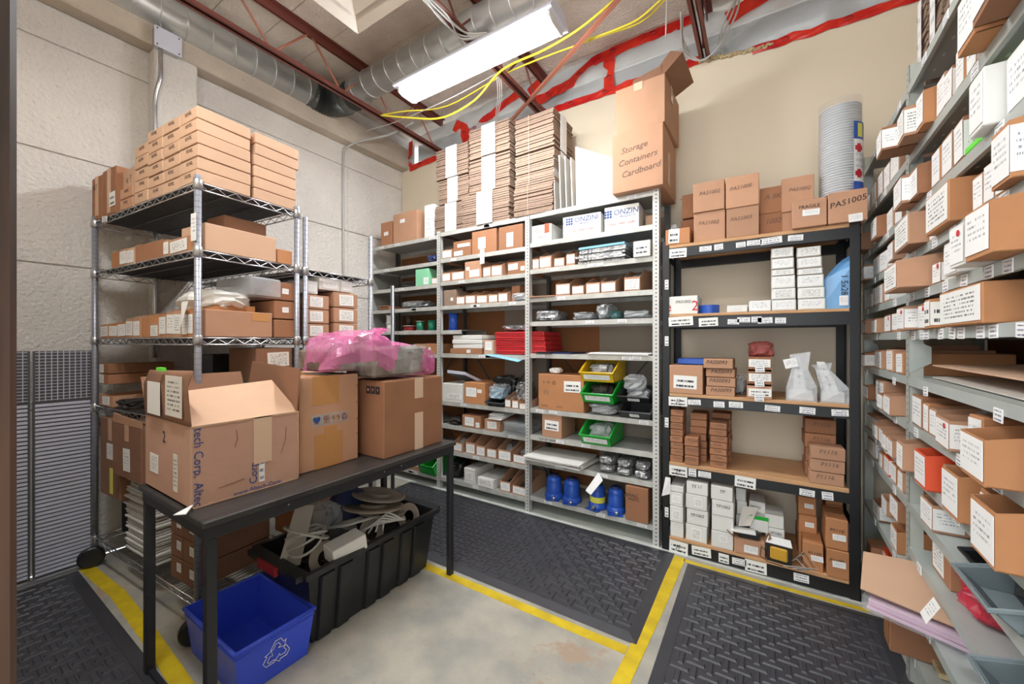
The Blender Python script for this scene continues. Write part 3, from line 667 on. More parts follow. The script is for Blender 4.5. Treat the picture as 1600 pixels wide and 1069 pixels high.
def gcart(b, k, x0, x1, hp, label, dd=0.28, **kw):
    zo = kw.pop('zoff', 0); yo = kw.pop('yo', 0.008); rz = kw.pop('rz', 0); cx, w_, h_, z = gpos(x0, x1, b, k, hp, GY + (yo if yo < 0 else 0), zo)
    return carton(label, (cx, GY + yo, z + .001), rz, w_ * .985, dd, h_, **kw)
# --- top of the left bay
gcart(0, 0, 594, 611, 36, 'narrow brown carton at the left end on top of grey shelving', m='kraft_dark', lab=[(0, .5, .4, .15)])
gcart(0, 0, 613, 651, 45, 'brown carton with dark tape patch on top of left bay', dd=.26, m='kraft', lab=[(-.1, .72, .2, .12)])
gcart(0, 0, 662, 677, 50, 'slim white printed carton beside the bundles on top', dd=.2, m='white_card', lab=[(0, .4, .7, .5, 'label_bold')])
# --- bundles of flattened cartons
def bundle(label, loc, rz, w_, d, h, n=17, band=1, sideband=0, group='bundles of flattened cartons on top shelf'):
    t = thing('carton_bundle', label, 'cartons', loc, rz, group); mb = MB(); th = h / n
    for i in range(n):
        a, b, c = J(.006), J(.006), J(.005); mb.box(-w_ / 2 + a, w_ / 2 + b, c, d + c, i * th + th * 0.10, (i + 1) * th - th * 0.10)
        mb.box(-w_ / 2 + .006, w_ / 2 - .006, .008, d - .008, (i + .9) * th - 1e-4, (i + 1.1) * th + 1e-4) if i < n - 1 else None
    stuff(mb.build('flattened_cartons', 'corrugated', t))
    bw = w_ * .17
    def bnd(x, dy0, y1): 
        m2 = MB(); m2.box(x - bw, x + bw, -0.010, -0.008, 0.002, h + 0.002); m2.box(x - bw, x + bw, -0.01, d + .01, h + 0.002, h + 0.004); m2.box(x - bw, x + bw, d + .008, d + .010, 0.002, h + .002); return m2
    if band: bnd(0.0 if band == 1 else band, 0, 0).build('paper_band', 'label_print', t)
    if sideband:
        m2 = MB(); m2.box(w_ / 2 + 0.008, w_ / 2 + 0.01, d * .3, d * .62, 0.002, h + 0.002); m2.box(-w_ / 2 - .01, w_ / 2 + .01, d * .3, d * .62, h + .002, h + .004); m2.build('paper_band', 'label_print', t)
    if sideband:
        m3 = MB(); m3.tube([(-w_ * .12, -0.008, 0), (-w_ * .12, -0.008, h)], 0.002, 4); m3.build('string', 'tape_clear', t)
    return t
for ci, (x0, x1, hh, sb) in enumerate(((677, 732, (47, 37, 43), 0), (729, 797, (46, 52, 49), 0), (801, 866, (56, 49, 46), 1))):
    z = 0
    for r in range(3):
        hp = hh[2 - r]; cx, w_, h_, zz = gpos(x0 + (0, 5, 2)[r] * (ci != 2) - 4 * (ci == 1) * (2 - r), x1, 1 if ci else 1, 0, hp)
        bundle('bundle of flattened cartons with white band, %s from left, %s tier' % (ORD[ci], ('bottom', 'middle', 'top')[r]), (cx + .004 * r, GY + .005 + J(.01), zz + z + .001), J(.015), w_ - .028, 0.33, h_ * .98, 15, band=0 if sb else 1, sideband=sb)
        z += h_ + .003
for k in range(4):
    A = onY(868 + 9 * k, 330, GY + .03); tag(MB().box(-0.004, 0.004, 0, .30, 0, 0.42 - .02 * k).build('foam_board', 'white_card' if k == 3 else 'grey_card', loc=(A.x, GY + 0.02, GZ[2][0] + .002), rot=(0, R(-2), 0)), ['grey card sheet standing against the third bundle', 'second card sheet standing beside the bundles', 'third card sheet standing beside the bundles', 'white board standing outermost beside the bundles'][k], 'board')
tag(MB().plate((-0.0, 0.05, 0), (0.26, 0.24, 0), (0.20, 0.27, .40), (-0.02, 0.08, 0.46), 0.006).build('foam_board', 'white_card', loc=(onY(896, 330, GY).x, GY, GZ[2][0] + .003)), 'pale board leaning against the wall beside the flattened bundles', 'board')
# --- big boxes on the right bay
A = onY(957, 300, GY - .06); B = onY(1036, 300, GY - .06)
bx = carton('large carton with handwritten storage containers cardboard note', ((A.x + B.x) / 2, GY - .06, 2.272), 0, B.x - A.x, 0.42, 0.385, m='kraft', tape=None)
for i, s in enumerate(('Storage', 'Containers', 'Cardboard')): text(s, 0.055, bx, (-0.02 + 0.02 * i, -0.001, 0.27 - 0.075 * i), 'ink_soft', shear=0.3, roll=0.1, name='handwriting')
MB().box(0.1655, 0.1665, 0.15, 0.22, 0.05, 0.27).build('packing_tape', 'tape_brown', bx, loc=((B.x - A.x) / 2 - .165, 0, 0))
up = carton('large carton with torn open top stacked on handwritten one', ((A.x + B.x) / 2 + .012, GY - .045, 2.66), R(-2), (B.x - A.x) * .98, 0.40, 0.30, m='kraft', seam=False)
ww = (B.x - A.x) / 2
MB().plate((ww - .1, .01, .30), (ww - .01, .01, .30), (ww + .1, -.0, .385), (ww + .03, 0, .42), .004).plate((ww - .01, .01, .30), (ww - .01, .30, .30), (ww + .11, .30, .36), (ww + .1, 0.0, .385), .004).plate((-.05, .01, .30), (ww - .03, .01, .30), (ww - .02, .0, .355), (-.04, .0, .325), .004).build('open_flap', 'kraft_side', up)
MB().box(-.035, .02, -.002, 0, .25, .3).build('packing_tape', 'tape_clear', up)
MB().box(ww - .0005, ww + .0015, .15, .2, .2, .3).build('packing_tape', 'tape_clear', up)
# --- right bay
t = gcart(2, 1, 830, 861, 26, 'cream carton with orange corner mark, left on second shelf of right bay', m='white_card'); text('NEST', .03, t, (-.02, -.001, .08), 'orange_red', name='lettering'); text('W. HANDLES', .02, t, (-.01, -.001, .035), 'ink_soft', name='lettering'); MB().box(.025, .065, -.001, 0, .06, .13).build('orange_patch', 'orange_red', t)
for x0, x1, hp, who in ((879, 938, 32, 'left'), (944, 998, 37, 'right')):
    t = gcart(2, 1, x0, x1, hp, 'white product box, blue logo and red slogan, %s of the pair' % who, m='white_card', dd=.3, rz=R(3), seam=False)
    w_ = t.children[0].dimensions.x if t.children else .25
    text('ONZINI', .05, t, (.035, -.001, .115), 'ink_blue', shear=.1); text('PRODUCTS', .02, t, (.04, -.001, .085), 'ink_blue'); text('COLD   NEW   LINES', .019, t, (0, -.001, .04), 'red_ink')
    mb = MB()
    for i in range(3):
        for j in range(3): mb.box(-.115 + .018 * i, -.101 + .018 * i, -.0012, 0, .085 + .018 * j, .099 + .018 * j)
    mb.build('logo_grid', 'ink_blue', t)
gcart(2, 1, 1001, 1019, 24, 'pale cream carton at the right end of the second shelf', m='kraft_light', yo=.12, dd=.2)
gbins(2, 2, [(831, 841, 20), (842, 861, 23), (865, 881, 17), (884, 898, 22)])
sheets('stack of folded silver bags under a light blue folder', (gpos(903, 975, 2, 2, 1)[0], GY + .0, GZ[2][2] + .001), 0, gpos(903, 975, 2, 2, 1)[1], .3, 7, .017, m='foil', top='blue_light', jit=.016)
gbins(2, 2, [])
cx, w_, h_, z = gpos(991, 1017, 2, 2, 26); open_bin('white labelled bin with clear plastic poking out, right end, right bay', (cx, GY - .02, z + .001), 0, w_, .3, .1, .12, 'white_card', lm='script', fill='clear_bag')
gbins(2, 3, [(867, 890, 23), (893, 912, 17), (914, 937, 21), (938, 962, 21), (974, 1000, 27, {'lm': 'label_bold'})])
tag(MB().box(-.11, .1, 0, .3, 0, .006).build('cardboard_sheet', 'kraft', loc=(gpos(833, 865, 2, 3, 1)[0], GY - .02, GZ[2][3] + .001), rz=.1), 'loose cardboard sheet beside the post on the fourth shelf', 'board')
for i, (x0, x1, hp, m_, inn, lb) in enumerate(((832, 874, 19, 'foil', None, 'crumpled silver foil bag drooping over the shelf edge'), (889, 926, 14, 'clear_bag', 'grey_contents', 'flat clear bag of white parts on the fifth shelf'), (928, 950, 27, 'clear_bag', 'grey_contents', 'tall crumpled clear bag rising from the fifth shelf'), (951, 966, 14, 'teal_bag', 'grey_contents', 'small bag with green parts on the fifth shelf'), (968, 1019, 14, 'clear_bag', 'grey_contents', 'wide clear bag at the right end of fifth shelf'))):
    cx, w_, h_, z = gpos(x0, x1, 2, 4, hp); bag(lb, (cx, GY - .02, z + .001), J(.1), w_, .3, h_, m_, i + 2, inn)
for i, (x0, x1, n_, m_, lb) in enumerate(((838, 862, 3, 'dark_grey_plastic', 'short pile of dark flat packs at the left of sixth shelf'), (858, 892, 2, 'navy', 'thin dark blue folders on the sixth shelf'), (920, 1016, 3, 'white_paper', 'wide white sheets lying on the sixth shelf'))):
    cx, w_, h_, z = gpos(x0, x1, 2, 5, 1); sheets(lb, (cx, GY - .005, z + .001), 0, w_, .28, n_, .005, m=m_)
t = gcart(2, 6, 840, 912, 55, 'big carton with arrows print and paper note, under sixth shelf', dd=.3, m='kraft_orange', seam=False, lab=[(.26, .68, .36, .30, 'script')])
text('www.        .com', .026, t, (-.07, -.001, .03), 'ink_soft'); text('\u2191 \u2602 \u267B', .03, t, (-.09, -.001, .2), 'ink_soft'); text('(1)', .04, t, (-.115, -.001, .13), 'ink_soft')
bag('crumpled white tissue on top of the printed carton', (gpos(853, 872, 2, 6, 1)[0], GY + .02, GZ[2][6] + gpos(840, 912, 2, 6, 55)[2] + .002), 0, .09, .1, .045, 'white_paper', 9, name='tissue_paper', cat='paper')
cx, w_, h_, z = gpos(914, 965, 2, 6, 23); bag('clear bag of bottle caps under the green bin', (cx, GY - .03, z + .001), 0, w_, .3, .085, 'clear_bag', 21, 'grey_contents')
cx, w_, h_, z = gpos(913, 961, 2, 6, 34); plastic_bin('green stacking bin between yellow bin and clear bag', (cx, GY - .04, z + .088), 0, w_, .28, .14, 'green_bin', fill='dark_contents')
cx, w_, h_, z = gpos(912, 962, 2, 6, 34); plastic_bin('yellow stacking bin on top of the green bin', (cx, GY - .05, z + .232), 0, w_, .28, .14, 'yellow_bin', fill='grey_contents')
cx, w_, h_, z = gpos(968, 1017, 2, 6, 20); plastic_bin('lower dark grey stacking bin beside the post', (cx, GY - .01, z + .001), 0, w_, .28, .10, 'dark_grey_plastic', lw=.3)
plastic_bin('upper black stacking bin with bagged spoons', (cx - .005, GY - .01, z + .105), 0, w_ * .95, .28, .09, 'black_plastic', fill='clear_bag', lw=.4)
bag('pile of clear bagged cutlery heaped in the upper black bin', (cx, GY + .02, z + .17), .3, .17, .2, .12, 'clear_bag', 31, 'grey_contents')
gcart(2, 7, 846, 877, 36, 'brown carton with handwritten white label, left on eighth shelf', lab=[(0, .52, .72, .42, 'script')], m='kraft', dd=.25)
cx, w_, h_, z = gpos(910, 956, 2, 7, 38); plastic_bin('green stacking bin of bagged parts alone on eighth shelf', (cx, GY - .03, z + .001), 0, w_, .3, .15, 'green_bin', fill='clear_bag')
for i in range(5):
    cx, w_, h_, z = gpos(828, 915, 2, 8, 1); tag(MB().box(-w_ / 2, w_ / 2, 0, .32, 0, .009).build('paper_envelope', 'white_card', loc=(cx + J(.03) - .02, GY - .06 + J(.03), z + .001 + .0095 * i), rz=J(.12)), 'large white padded envelope, %s from bottom, overhanging the ninth shelf' % ORD[i], 'envelope', 'white envelopes on the ninth shelf')
for i in range(3):
    for r in range(2):
        x0 = 932 + 28 * i; cx, w_, h_, z = gpos(x0, x0 + 26, 2, 8, 14); bag('silver foil pack, %s row, %s column from left, ninth shelf' % (('lower', 'upper')[r], ORD[i]), (cx, GY - .005, z + .001 + r * .055), J(.04), w_, .26, .06, 'foil', 40 + i * 2 + r, name='foil_pack', cat='bag', group='foil packs on the ninth shelf', rough=.15)
tag(MB().plate((0, 0, 0), (.05, -.05, -.03), (-.02, -.09, -.13), (-.07, -.06, -.12), .001).build('paper_strip', 'white_paper', loc=(onY(935, 742, GY).x, GY, GZ[2][8])), 'curled white paper strip hanging from the ninth shelf', 'paper')
def jug(label, loc, rz, s, tag_=None):
    t = thing('blue_container', label, 'container', loc, rz)
    MB().lathe([(.050 * s, 0), (.055 * s, .02), (.056 * s, .11), (.052 * s, .12), (.053 * s, .13), (.052 * s, .145), (.040 * s, .16), (.034 * s, .163)], 22).build('container_body', 'blue', t, smooth=True)
    MB().lathe([(.066 * s, 0), (.068 * s, .015), (.062 * s, .038), (.052 * s, .042)], 22).build('base_ring', 'blue', t, smooth=True)
    MB().lathe([(.036 * s, .16), (.036 * s, .172), (.0, .174)], 18).build('lid', 'navy', t, smooth=True)
    MB().lathe([(.012, 0), (.012, .03), (.007, .032)], 12, M=Matrix.Translation((.01, -.062 * s, .022)) @ Matrix.Rotation(math.pi / 2, 4, 'X')).build('tap', 'chrome', t)
    MB().box(-.05, .05, -.085, -.055, 0, .006).build('tap_tray', 'blue', t)
    if tag_: MB().lathe([(.0565 * s, .045), (.0565 * s, .085)], 22, caps=False).build('paper_band', tag_, t)
    return t
for i, (x0, x1, hp, lb, tg) in enumerate(((847, 871, 1, 'first blue round container with tap, from the left post', None), (872, 902, 1, 'second blue round container with red tap tag', None), (914, 942, 1, 'third blue container, with white and yellow bands', 'yellow_label'), (944, 970, 1, 'fourth blue round container, beside the brown carton', None))):
    cx, w_, h_, z = gpos(x0, x1, 2, 9, 1); jug(lb, (cx, GY + .075, z + .001), J(.3), 1.05 if i < 2 else .95, tg)
t = gcart(2, 9, 977, 1013, 54, 'brown carton of loose metal parts, right end of bottom shelf', m='kraft_dark', dd=.26, yo=-.01, seam=False); text('SMALL', .03, t, (-.03, -.001, .165), 'ink', name='handwriting'); text('PARTS', .025, t, (-.02, -.001, .14), 'ink', name='handwriting')
bag('heap of black and grey metal parts in the carton', (gpos(977, 1013, 2, 9, 1)[0], GY + .01, GZ[2][9] + .185), 0, .14, .2, .06, 'dark_contents', 51, name='metal_parts', cat='parts')
# --- middle bay
gbins(1, 1, [(690, 705, 17)])
gcart(1, 1, 707, 735, 24, 'small carton with two labels on second shelf, middle bay', lab=[(.1, .7, .7, .22), (-.2, .22, .5, .3)], m='kraft_dark')
gcart(1, 1, 736, 775, 35, 'carton with long hanging paper label, middle bay', lab=[(-.08, .45, .3, .5, 'label_bold')], m='kraft_dark')
tag(MB().box(-.022, .022, -.002, 0, -.12, .0).build('hanging_label', 'label_bold', loc=(onY(754, 400, GY).x, GY - .004, GZ[1][1] + .03)), 'long white label hanging below the second shelf, middle bay', 'label')
gcart(1, 1, 778, 816, 36, 'carton with vertical number label next to the right post', lab=[(-.02, .4, .28, .6, 'label_bold')], m='kraft_dark')
gbins(1, 2, [(690, 703, 17), (704, 724, 17), (754, 766, 20), (767, 784, 21)])
gcart(1, 2, 725, 751, 27, 'taller carton between the bins on third shelf', lab=[(.1, .3, .6, .4), (-.3, .6, .2, .2)], m='kraft')
gcart(1, 2, 792, 822, 19, 'long low carton with two labels, end of third shelf', lab=[(-.2, .6, .5, .5), (.3, .4, .2, .35)], m='kraft_dark')
gcart(1, 3, 692, 711, 24, 'plain grey-brown carton first on the fourth shelf', m='corrugated', lab=[(.2, .4, .2, .2)])
gbins(1, 3, [(712, 725, 16), (726, 742, 17), (744, 761, 16), (762, 776, 16), (777, 792, 18)])
gcart(1, 3, 793, 806, 26, 'brown carton half behind the plastic bag on fourth shelf', m='kraft_dark', yo=.06, dd=.2)
cx, w_, h_, z = gpos(796, 824, 1, 3, 14); bag('crumpled white bag with a label at the fourth shelf end', (cx, GY - .02, z + .001), 0, w_, .2, h_, 'clear_bag', 61, 'grey_contents')
def spool(label, loc, r, h, m, side='kraft_dark', flat=True, grp=None):
    t = thing('wire_spool', label, 'spool', loc, 0, grp)
    MB().lathe([(r * .8, .004), (r * .8, h - .004)], 20).build('wound_wire', m, t, smooth=True)
    for z in (0, h - .004): MB().lathe([(r, z), (r, z + .004)], 20).build('flange', side, t)
    MB().lathe([(r * .25, h), (r * .25, h + .003)], 12).build('hub', 'ink', t); return t
spool('blue wire spool on the short shelf in middle bay', (gpos(690, 703, 1, 4, 1)[0] + .01, GY + .09, GZ[1][4] + .001), .05, .15, 'blue', 'blue')
t = gcart(1, 5, 702, 752, 8, 'low brown box under the pile of white binders', m='kraft_dark', lab=[(.1, .5, .12, .6)])
zb = GZ[1][5] + gpos(702, 752, 1, 5, 8)[2] + .002
for i in range(3):
    cx, w_, h_, z = gpos(706, 752, 1, 5, 7)
    tt = tag(MB().cbox(-w_ / 2, w_ / 2, 0, .28, 0, .036, .004).build('ring_binder', 'white_card', loc=(cx + J(.008), GY + .01 + J(.006), zb + .0385 * i), rz=J(.02)), 'white binder, %s in the pile of three on sixth shelf' % ('lowest', 'middle', 'topmost')[i], 'binder', 'white binders on the sixth shelf')
gcart(1, 5, 755, 770, 22, 'small carton with white label between white and red binders', m='kraft_light', lab=[(0, .6, .7, .6)], dd=.2)
for i in range(5):
    cx, w_, h_, z = gpos(770, 848, 1, 5, 7)
    t = thing('ring_binder', 'red binder, %s from bottom of the flat pile of five' % ORD[i], 'binder', (cx + J(.008), GY + .035 + J(.006), z + .004 + .036 * i), J(.02), 'red binders on the sixth shelf')
    MB().cbox(-w_ / 2, w_ / 2, 0, .28, 0, .034, .004).build('binder_cover', 'red_binder', t); MB().box(-w_ / 2 + .01, w_ / 2 - .01, -.001, .001, .012, .024).build('spine_strip', 'red_dark', t)
cx, w_, h_, z = gpos(772, 822, 1, 5, 12); bag('dark plastic-wrapped packs lying on the red binders', (cx, GY + .04, z + .186), 0, w_, .25, .06, 'foil', 71, 'dark_contents')
tag(MB().plate((-.17, -.04, .0), (.17, -.05, -.05), (.19, .2, .002), (-.18, .2, .002), .0015).build('paper_sheet', 'blue_light', loc=(onY(786, 560, GY).x, GY, GZ[1][5] + .001)), 'light blue paper hanging over the edge below the red binders', 'paper')
gcart(1, 6, 690, 722, 28, 'white printer-like box with drawer at left of seventh shelf', m='white_card', lab=[(.1, .3, .7, .3, 'label_bold')], dd=.3)
t = thing('document_tray', 'grey tray tilted up on top of the white box', 'tray', (onY(716, 590, GY).x, GY + .02, GZ[1][6] + .15), 0)
MB().plate((-.14, .0, .1), (.06, 0, .09), (.12, .2, -.01), (-.04, .2, 0), .006).build('tray_floor', 'dark_grey_plastic', t); MB().plate((-.14, -.002, .1), (.06, -.002, .09), (.06, -.002, .115), (-.14, -.002, .125), .006).plate((.06, 0, .09), (.12, .2, -.01), (.12, .2, .02), (.06, 0, .115), .006).plate((-.04, .2, 0), (-.14, 0, .1), (-.14, 0, .125), (-.04, .2, .03), .006).build('tray_rim', 'lamp_housing', t)
gcart(1, 6, 724, 757, 33, 'brown carton with white label beside the white box', lab=[(-.15, .55, .5, .42), (.25, .62, .2, .16)], m='kraft_orange')
cx, w_, h_, z = gpos(761, 787, 1, 6, 14); plastic_bin('dark low tray under the clear film bags', (cx, GY, z + .001), 0, w_, .28, .07, 'dark_grey_plastic', lw=.01)
bag('pale crumpled film bag on the dark tray', (cx, GY, z + .05), .2, .17, .2, .13, 'clear_bag', 81, 'blue_light')
gbins(1, 6, [(788, 797, 16), (799, 809, 16), (810, 826, 12)])
cx, w_, h_, z = gpos(795, 822, 1, 6, 14); bag('black and blue crinkled bag behind small bins', (cx, GY + .06, z + .05), .2, .16, .2, .16, 'foil', 82, 'dark_contents')
cx, w_, h_, z = gpos(742, 780, 1, 6, 14); bag('black garment bag slumped at the back of seventh shelf', (cx + .06, GY + .15, z + .08), .2, .26, .15, .16, 'black_plastic', 83, name='black_bag')
cx, w_, h_, z = gpos(696, 719, 1, 7, 14); bag('tangle of black and silver cable ends on eighth shelf', (cx, GY, z + .001), 0, w_, .2, .07, 'dark_contents', 91, name='cable_heap', cat='cable')
gcart(1, 7, 721, 750, 19, 'low brown carton with label on the eighth shelf', lab=[(-.1, .5, .5, .7), (.35, .3, .2, .4)], m='kraft_dark')
t = gcart(1, 7, 756, 780, 18, 'open carton holding white envelopes on the eighth shelf', lab=[(0, .5, .6, .6, 'label_bold')], m='kraft', seam=False)
for i in range(4): tag(MB().box(-.07, .07, 0, .24, 0, .003).build('paper_envelope', 'white_paper', loc=(gpos(756, 785, 1, 7, 1)[0] + .02, GY - .01 + .01 * i, GZ[1][7] + .1 + .012 * i), rot=(.15, J(.1), J(.15))), 'white envelope sticking out of the open carton, %s from bottom' % ORD[i], 'envelope', 'white envelopes on the eighth shelf')
sheets('pile of clear plastic sleeves at the right end of eighth shelf', (gpos(788, 824, 1, 7, 1)[0], GY - .02, GZ[1][7] + .001), 0, .19, .26, 8, .012, m='clear_film', jit=.01)
gbins(1, 8, [(707, 722, 18), (726, 741, 22), (743, 757, 20), (760, 775, 18), (777, 798, 21), (801, 824, 17)])
cx, w_, h_, z = gpos(694, 715, 1, 9, 14); bag('coil heap of black cable on the bottom shelf', (cx, GY, z + .001), 0, w_, .26, .14, 'cable_black', 95, name='cable_heap', cat='cable')
gcart(1, 9, 724, 741, 23, 'white printed box with ring symbol on bottom shelf', m='white_card', lab=[(0, .5, .6, .5, 'label_bold')])
gcart(1, 9, 746, 771, 14, 'low red and white box on the bottom shelf', m='white_card', lab=[(0, .5, .9, .8, 'label_bold')], yo=0)
gbins(1, 9, [(780, 796, 20), (799, 824, 17)])
# --- left bay
cx, w_, h_, z = gpos(661, 681, 0, 1, 14); bag('blue and white wrapped pack beside the post, second shelf', (cx, GY, z + .001), 0, w_, .2, h_, 'navy', 101, name='wrapped_pack', cat='pack')
cx, w_, h_, z = gpos(612, 646, 0, 2, 12); bag('dark folded garment bag on the third shelf', (cx, GY + .04, z + .001), 0, w_, .24, h_, 'dark_contents', 102, name='black_bag')
gcart(0, 2, 648, 669, 26, 'mint green carton with white label', m='green_soft', dd=.24, lab=[(.3, .25, .35, .4)], seam=False)
gbins(0, 2, [(673, 683, 12)])
sheets('flat brown sheets at the left of the fourth shelf', (gpos(590, 612, 0, 3, 1)[0], GY, GZ[0][3] + .001), 0, .13, .26, 4, .01, m='kraft_dark')
cx, w_, h_, z = gpos(621, 664, 0, 3, 12); bag('shiny bag with blue print lying on the fourth shelf', (cx, GY - .01, z + .001), 0, w_, .22, h_, 'foil', 103)
for i in range(2): spool('%s white wire spool at the left end of fifth shelf' % ('lower', 'upper')[i], (onY(602, 500, GY).x, GY + .07, GZ[0][4] + .001 + .082 * i), .052, .078, 'white_card', 'white_card')
spool('flat brown wire spool on the fifth shelf', (onY(630, 500, GY).x, GY + .09, GZ[0][4] + .001), .075, .05, 'red_dark', 'grey_card')
spool('narrow brown wire spool standing on the flat one', (onY(626, 500, GY).x, GY + .11, GZ[0][4] + .055), .035, .09, 'dark_contents')
spool('green wire spool next to the brown spool', (onY(649, 500, GY).x, GY + .06, GZ[0][4] + .001), .042, .09, 'green_spool', 'grey_card')
spool('second green wire spool beside the post', (onY(665, 500, GY).x, GY + .08, GZ[0][4] + .001), .042, .095, 'green_spool', 'green_spool')
gcart(0, 5, 646, 664, 15, 'small carton with pale label on the sixth shelf', lab=[(0, .5, .6, .6)], m='kraft')
gcart(0, 5, 665, 683, 16, 'plain small carton beside the post on sixth shelf', lab=[(-.2, .5, .2, .3)], m='kraft_orange')
gcart(0, 9, 632, 659, 26, 'carton with white label at the bottom of left bay', lab=[(.2, .5, .5, .5)], m='kraft')
cx, w_, h_, z = gpos(662, 690, 0, 9, 38); plastic_bin('green stacking bin on the bottom shelf under the table end', (cx - .045, GY - .03, z + .001), 0, w_ * .85, .3, .2, 'green_bin', 'green_bin')

# ================================================================== black shelving with particle boards
BY, BD = 2.585, 0.44; BX0, BX1 = -0.528, 0.418
BL = [(1.881, 1.901, .056), (1.455, 1.471, .066), (.965, .984, .055), (.535, .558, .054), (.075, .094, .068)]
blk = thing('boltless_shelving', 'black steel shelving with particle board decks right of the grey shelving', 'shelf', ((BX0 + BX1) / 2, BY, 0), 0); bc = (BX0 + BX1) / 2
for x in (BX0, BX1):
    for y in (0, BD):
        s = 1 if x == BX0 else -1; mb = MB(); mb.box(min(0, s * .042), max(0, s * .042), y - (0 if y == 0 else .003), y + (.003 if y == 0 else 0), 0, 1.93); mb.box(min(0, s * .003), max(0, s * .003), 0 if y == 0 else y - .05, .05 if y == 0 else y, 0, 1.93)
        mb.build('post', 'steel_black', blk, loc=(x - bc, 0, 0))
    for z in (.3, .9, 1.5, 1.86): MB().box(-.002, .002, .05, BD - .05, z - .02, z + .02).build('side_strut', 'steel_black', blk, loc=(x - bc, 0, 0))
tagx = [[(1046, 1073, 14), (1093, 1112, 8), (1116, 1130, 9), (1150, 1165, 8), (1167, 1190, 8), (1188, 1222, 10), (1231, 1255, 9)], [(1045, 1083, 14), (1092, 1122, 13), (1137, 1155, 8), (1152, 1172, 8), (1174, 1190, 9), (1184, 1207, 9), (1211, 1228, 9)], [(1045, 1074, 14), (1075, 1095, 8), (1115, 1132, 9), (1139, 1161, 9), (1195, 1219, 9), (1249, 1274, 10), (1299, 1326, 10)], [(1046, 1074, 16), (1076, 1088, 12), (1091, 1111, 9), (1148, 1181, 17), (1249, 1273, 10), (1284, 1302, 12)], [(1046, 1075, 18), (1081, 1111, 14), (1123, 1139, 14), (1144, 1166, 10), (1164, 1198, 18), (1240, 1264, 12)]]
for k, (z0, z1, bh) in enumerate(BL):
    bd = MB().cbox(BX0 - bc + .044, BX1 - bc - .044, -.004, BD, z0, z1, .002).build('board', 'board', blk)
    for y in (0, BD - .03):
        mb = MB(); mb.box(BX0 - bc + .042, BX1 - bc - .042, y, y + .03, z0 - bh, z0 - .001); mb.build('beam', 'steel_black', blk)
    for (a, b, hp) in tagx[k]:
        A, B = onY(a, 500, BY), onY(b, 500, BY); h_ = hp * depth(A.x, BY) / F
        MB().box(-(B.x - A.x) / 2, (B.x - A.x) / 2, -.003, -.001, -h_ / 2, h_ / 2).build('shelf_tag', 'script' if hp > 12 else 'label_small', blk, loc=((A.x + B.x) / 2 - bc, -.001, z0 - bh * .5 + J(.006)), rot=(0, J(.05), 0))
for s, k in (('J3', 2), ('J4', 3), ('J5', 4)): text(s, .034, blk, (onY(1060, 500, BY).x - bc, -.006, BL[k][0] - BL[k][2] * .5), 'ink', shear=.2, name='handwriting')
for y in (445, 533, 660, 800):
    z = onY(1041, y, BY).z; MB().box(-.011, .011, -.003, -.001, -.03, .03).build('post_tag', 'label_small', blk, loc=(onY(1041, y, BY).x - bc + .003, -.001, z))
MB().plate((0, 0, 0), (.03, .0, 0), (.03, 0, -.1), (-.02, -.012, -.12), .001).build('paper_strip', 'white_paper', blk, loc=(onY(1040, 745, BY).x - bc, -.004, onY(1040, 745, BY).z))
LV = ['top board', 'second board', 'third board', 'fourth board', 'bottom board']
def bc_(k, x0, x1, y0, y1, label, yo=.005, dd=.24, **kw):
    """carton on board k spanning pixels x0..x1, y0..y1 on its own front plane"""
    y = BY + yo; A, B = onY(x0, y1, y), onY(x1, y1, y); h_ = (y1 - y0) * depth(A.x, y) / F; z = kw.pop('z', BL[k][1] + .001); hh = kw.pop('h', h_)
    return carton(label, ((A.x + B.x) / 2, y, z), kw.pop('rz', 0), (B.x - A.x), dd, hh, **kw), z + hh + .0015, B.x - A.x
# top board
bc_(0, 1040, 1078, 362, 386, 'low carton with hanging handwritten tag at left of top board', lab=[(-.15, .55, .45, .9, 'script')], m='kraft_orange', yo=-.005)
bag('clear bag of screws standing behind the tagged low carton', (onY(1052, 360, BY + .1).x, BY + .1, 1.985), 0, .05, .06, .08, 'clear_bag', 5, 'grey_contents')
ZT = BL[0][1] + .001
G2 = 'cartons marked PAS1002 on the top board'
_, z1, _ = bc_(0, 1084, 1133, 336, 381, 'carton marked PAS1002, lower one of the left stack', txt='PAS1002', m='kraft', tape=.0, dd=.26, yo=.01)
bc_(0, 1083, 1132, 291, 336, 'carton marked PAS1002, upper one of the left stack', txt='PAS1002', m='kraft', yo=-.0, z=z1, dd=.26)
_, z1, _ = bc_(0, 1135, 1186, 329, 374, 'carton marked PAS1003, under another beside left stack', txt='PAS1003', m='kraft', dd=.26, yo=0)
bc_(0, 1134, 1186, 281, 329, 'carton marked PAS1005, on top of the second stack', txt='PAS1005', m='kraft', z=z1, dd=.26, yo=-.005)
_, z1, _ = bc_(0, 1187, 1226, 334, 368, 'recessed lower carton right of the second stack', txt='1002', m='kraft_dark', yo=.06, dd=.26)
bc_(0, 1187, 1226, 294, 334, 'recessed upper carton right of the second stack', txt='A SK', m='kraft_dark', yo=.06, z=z1, dd=.26)
_, z1, _ = bc_(0, 1222, 1276, 334, 366, 'carton hidden partly behind the taped small carton', txt='PAS', m='kraft', yo=.055, dd=.26)
bc_(0, 1221, 1272, 282, 334, 'carton marked PAS1002 on the right of the top row', txt='PAS1002', m='kraft', yo=.05, z=z1, dd=.26)
t, z1, w_ = bc_(0, 1238, 1292, 318, 361, 'small carton with scrawl and white label in front', lab=[(.05, .5, .5, .22)], m='kraft', yo=-.03, dd=.07); text('FRAGILE', .024, t, (0, -.001, .105), 'ink', name='handwriting')
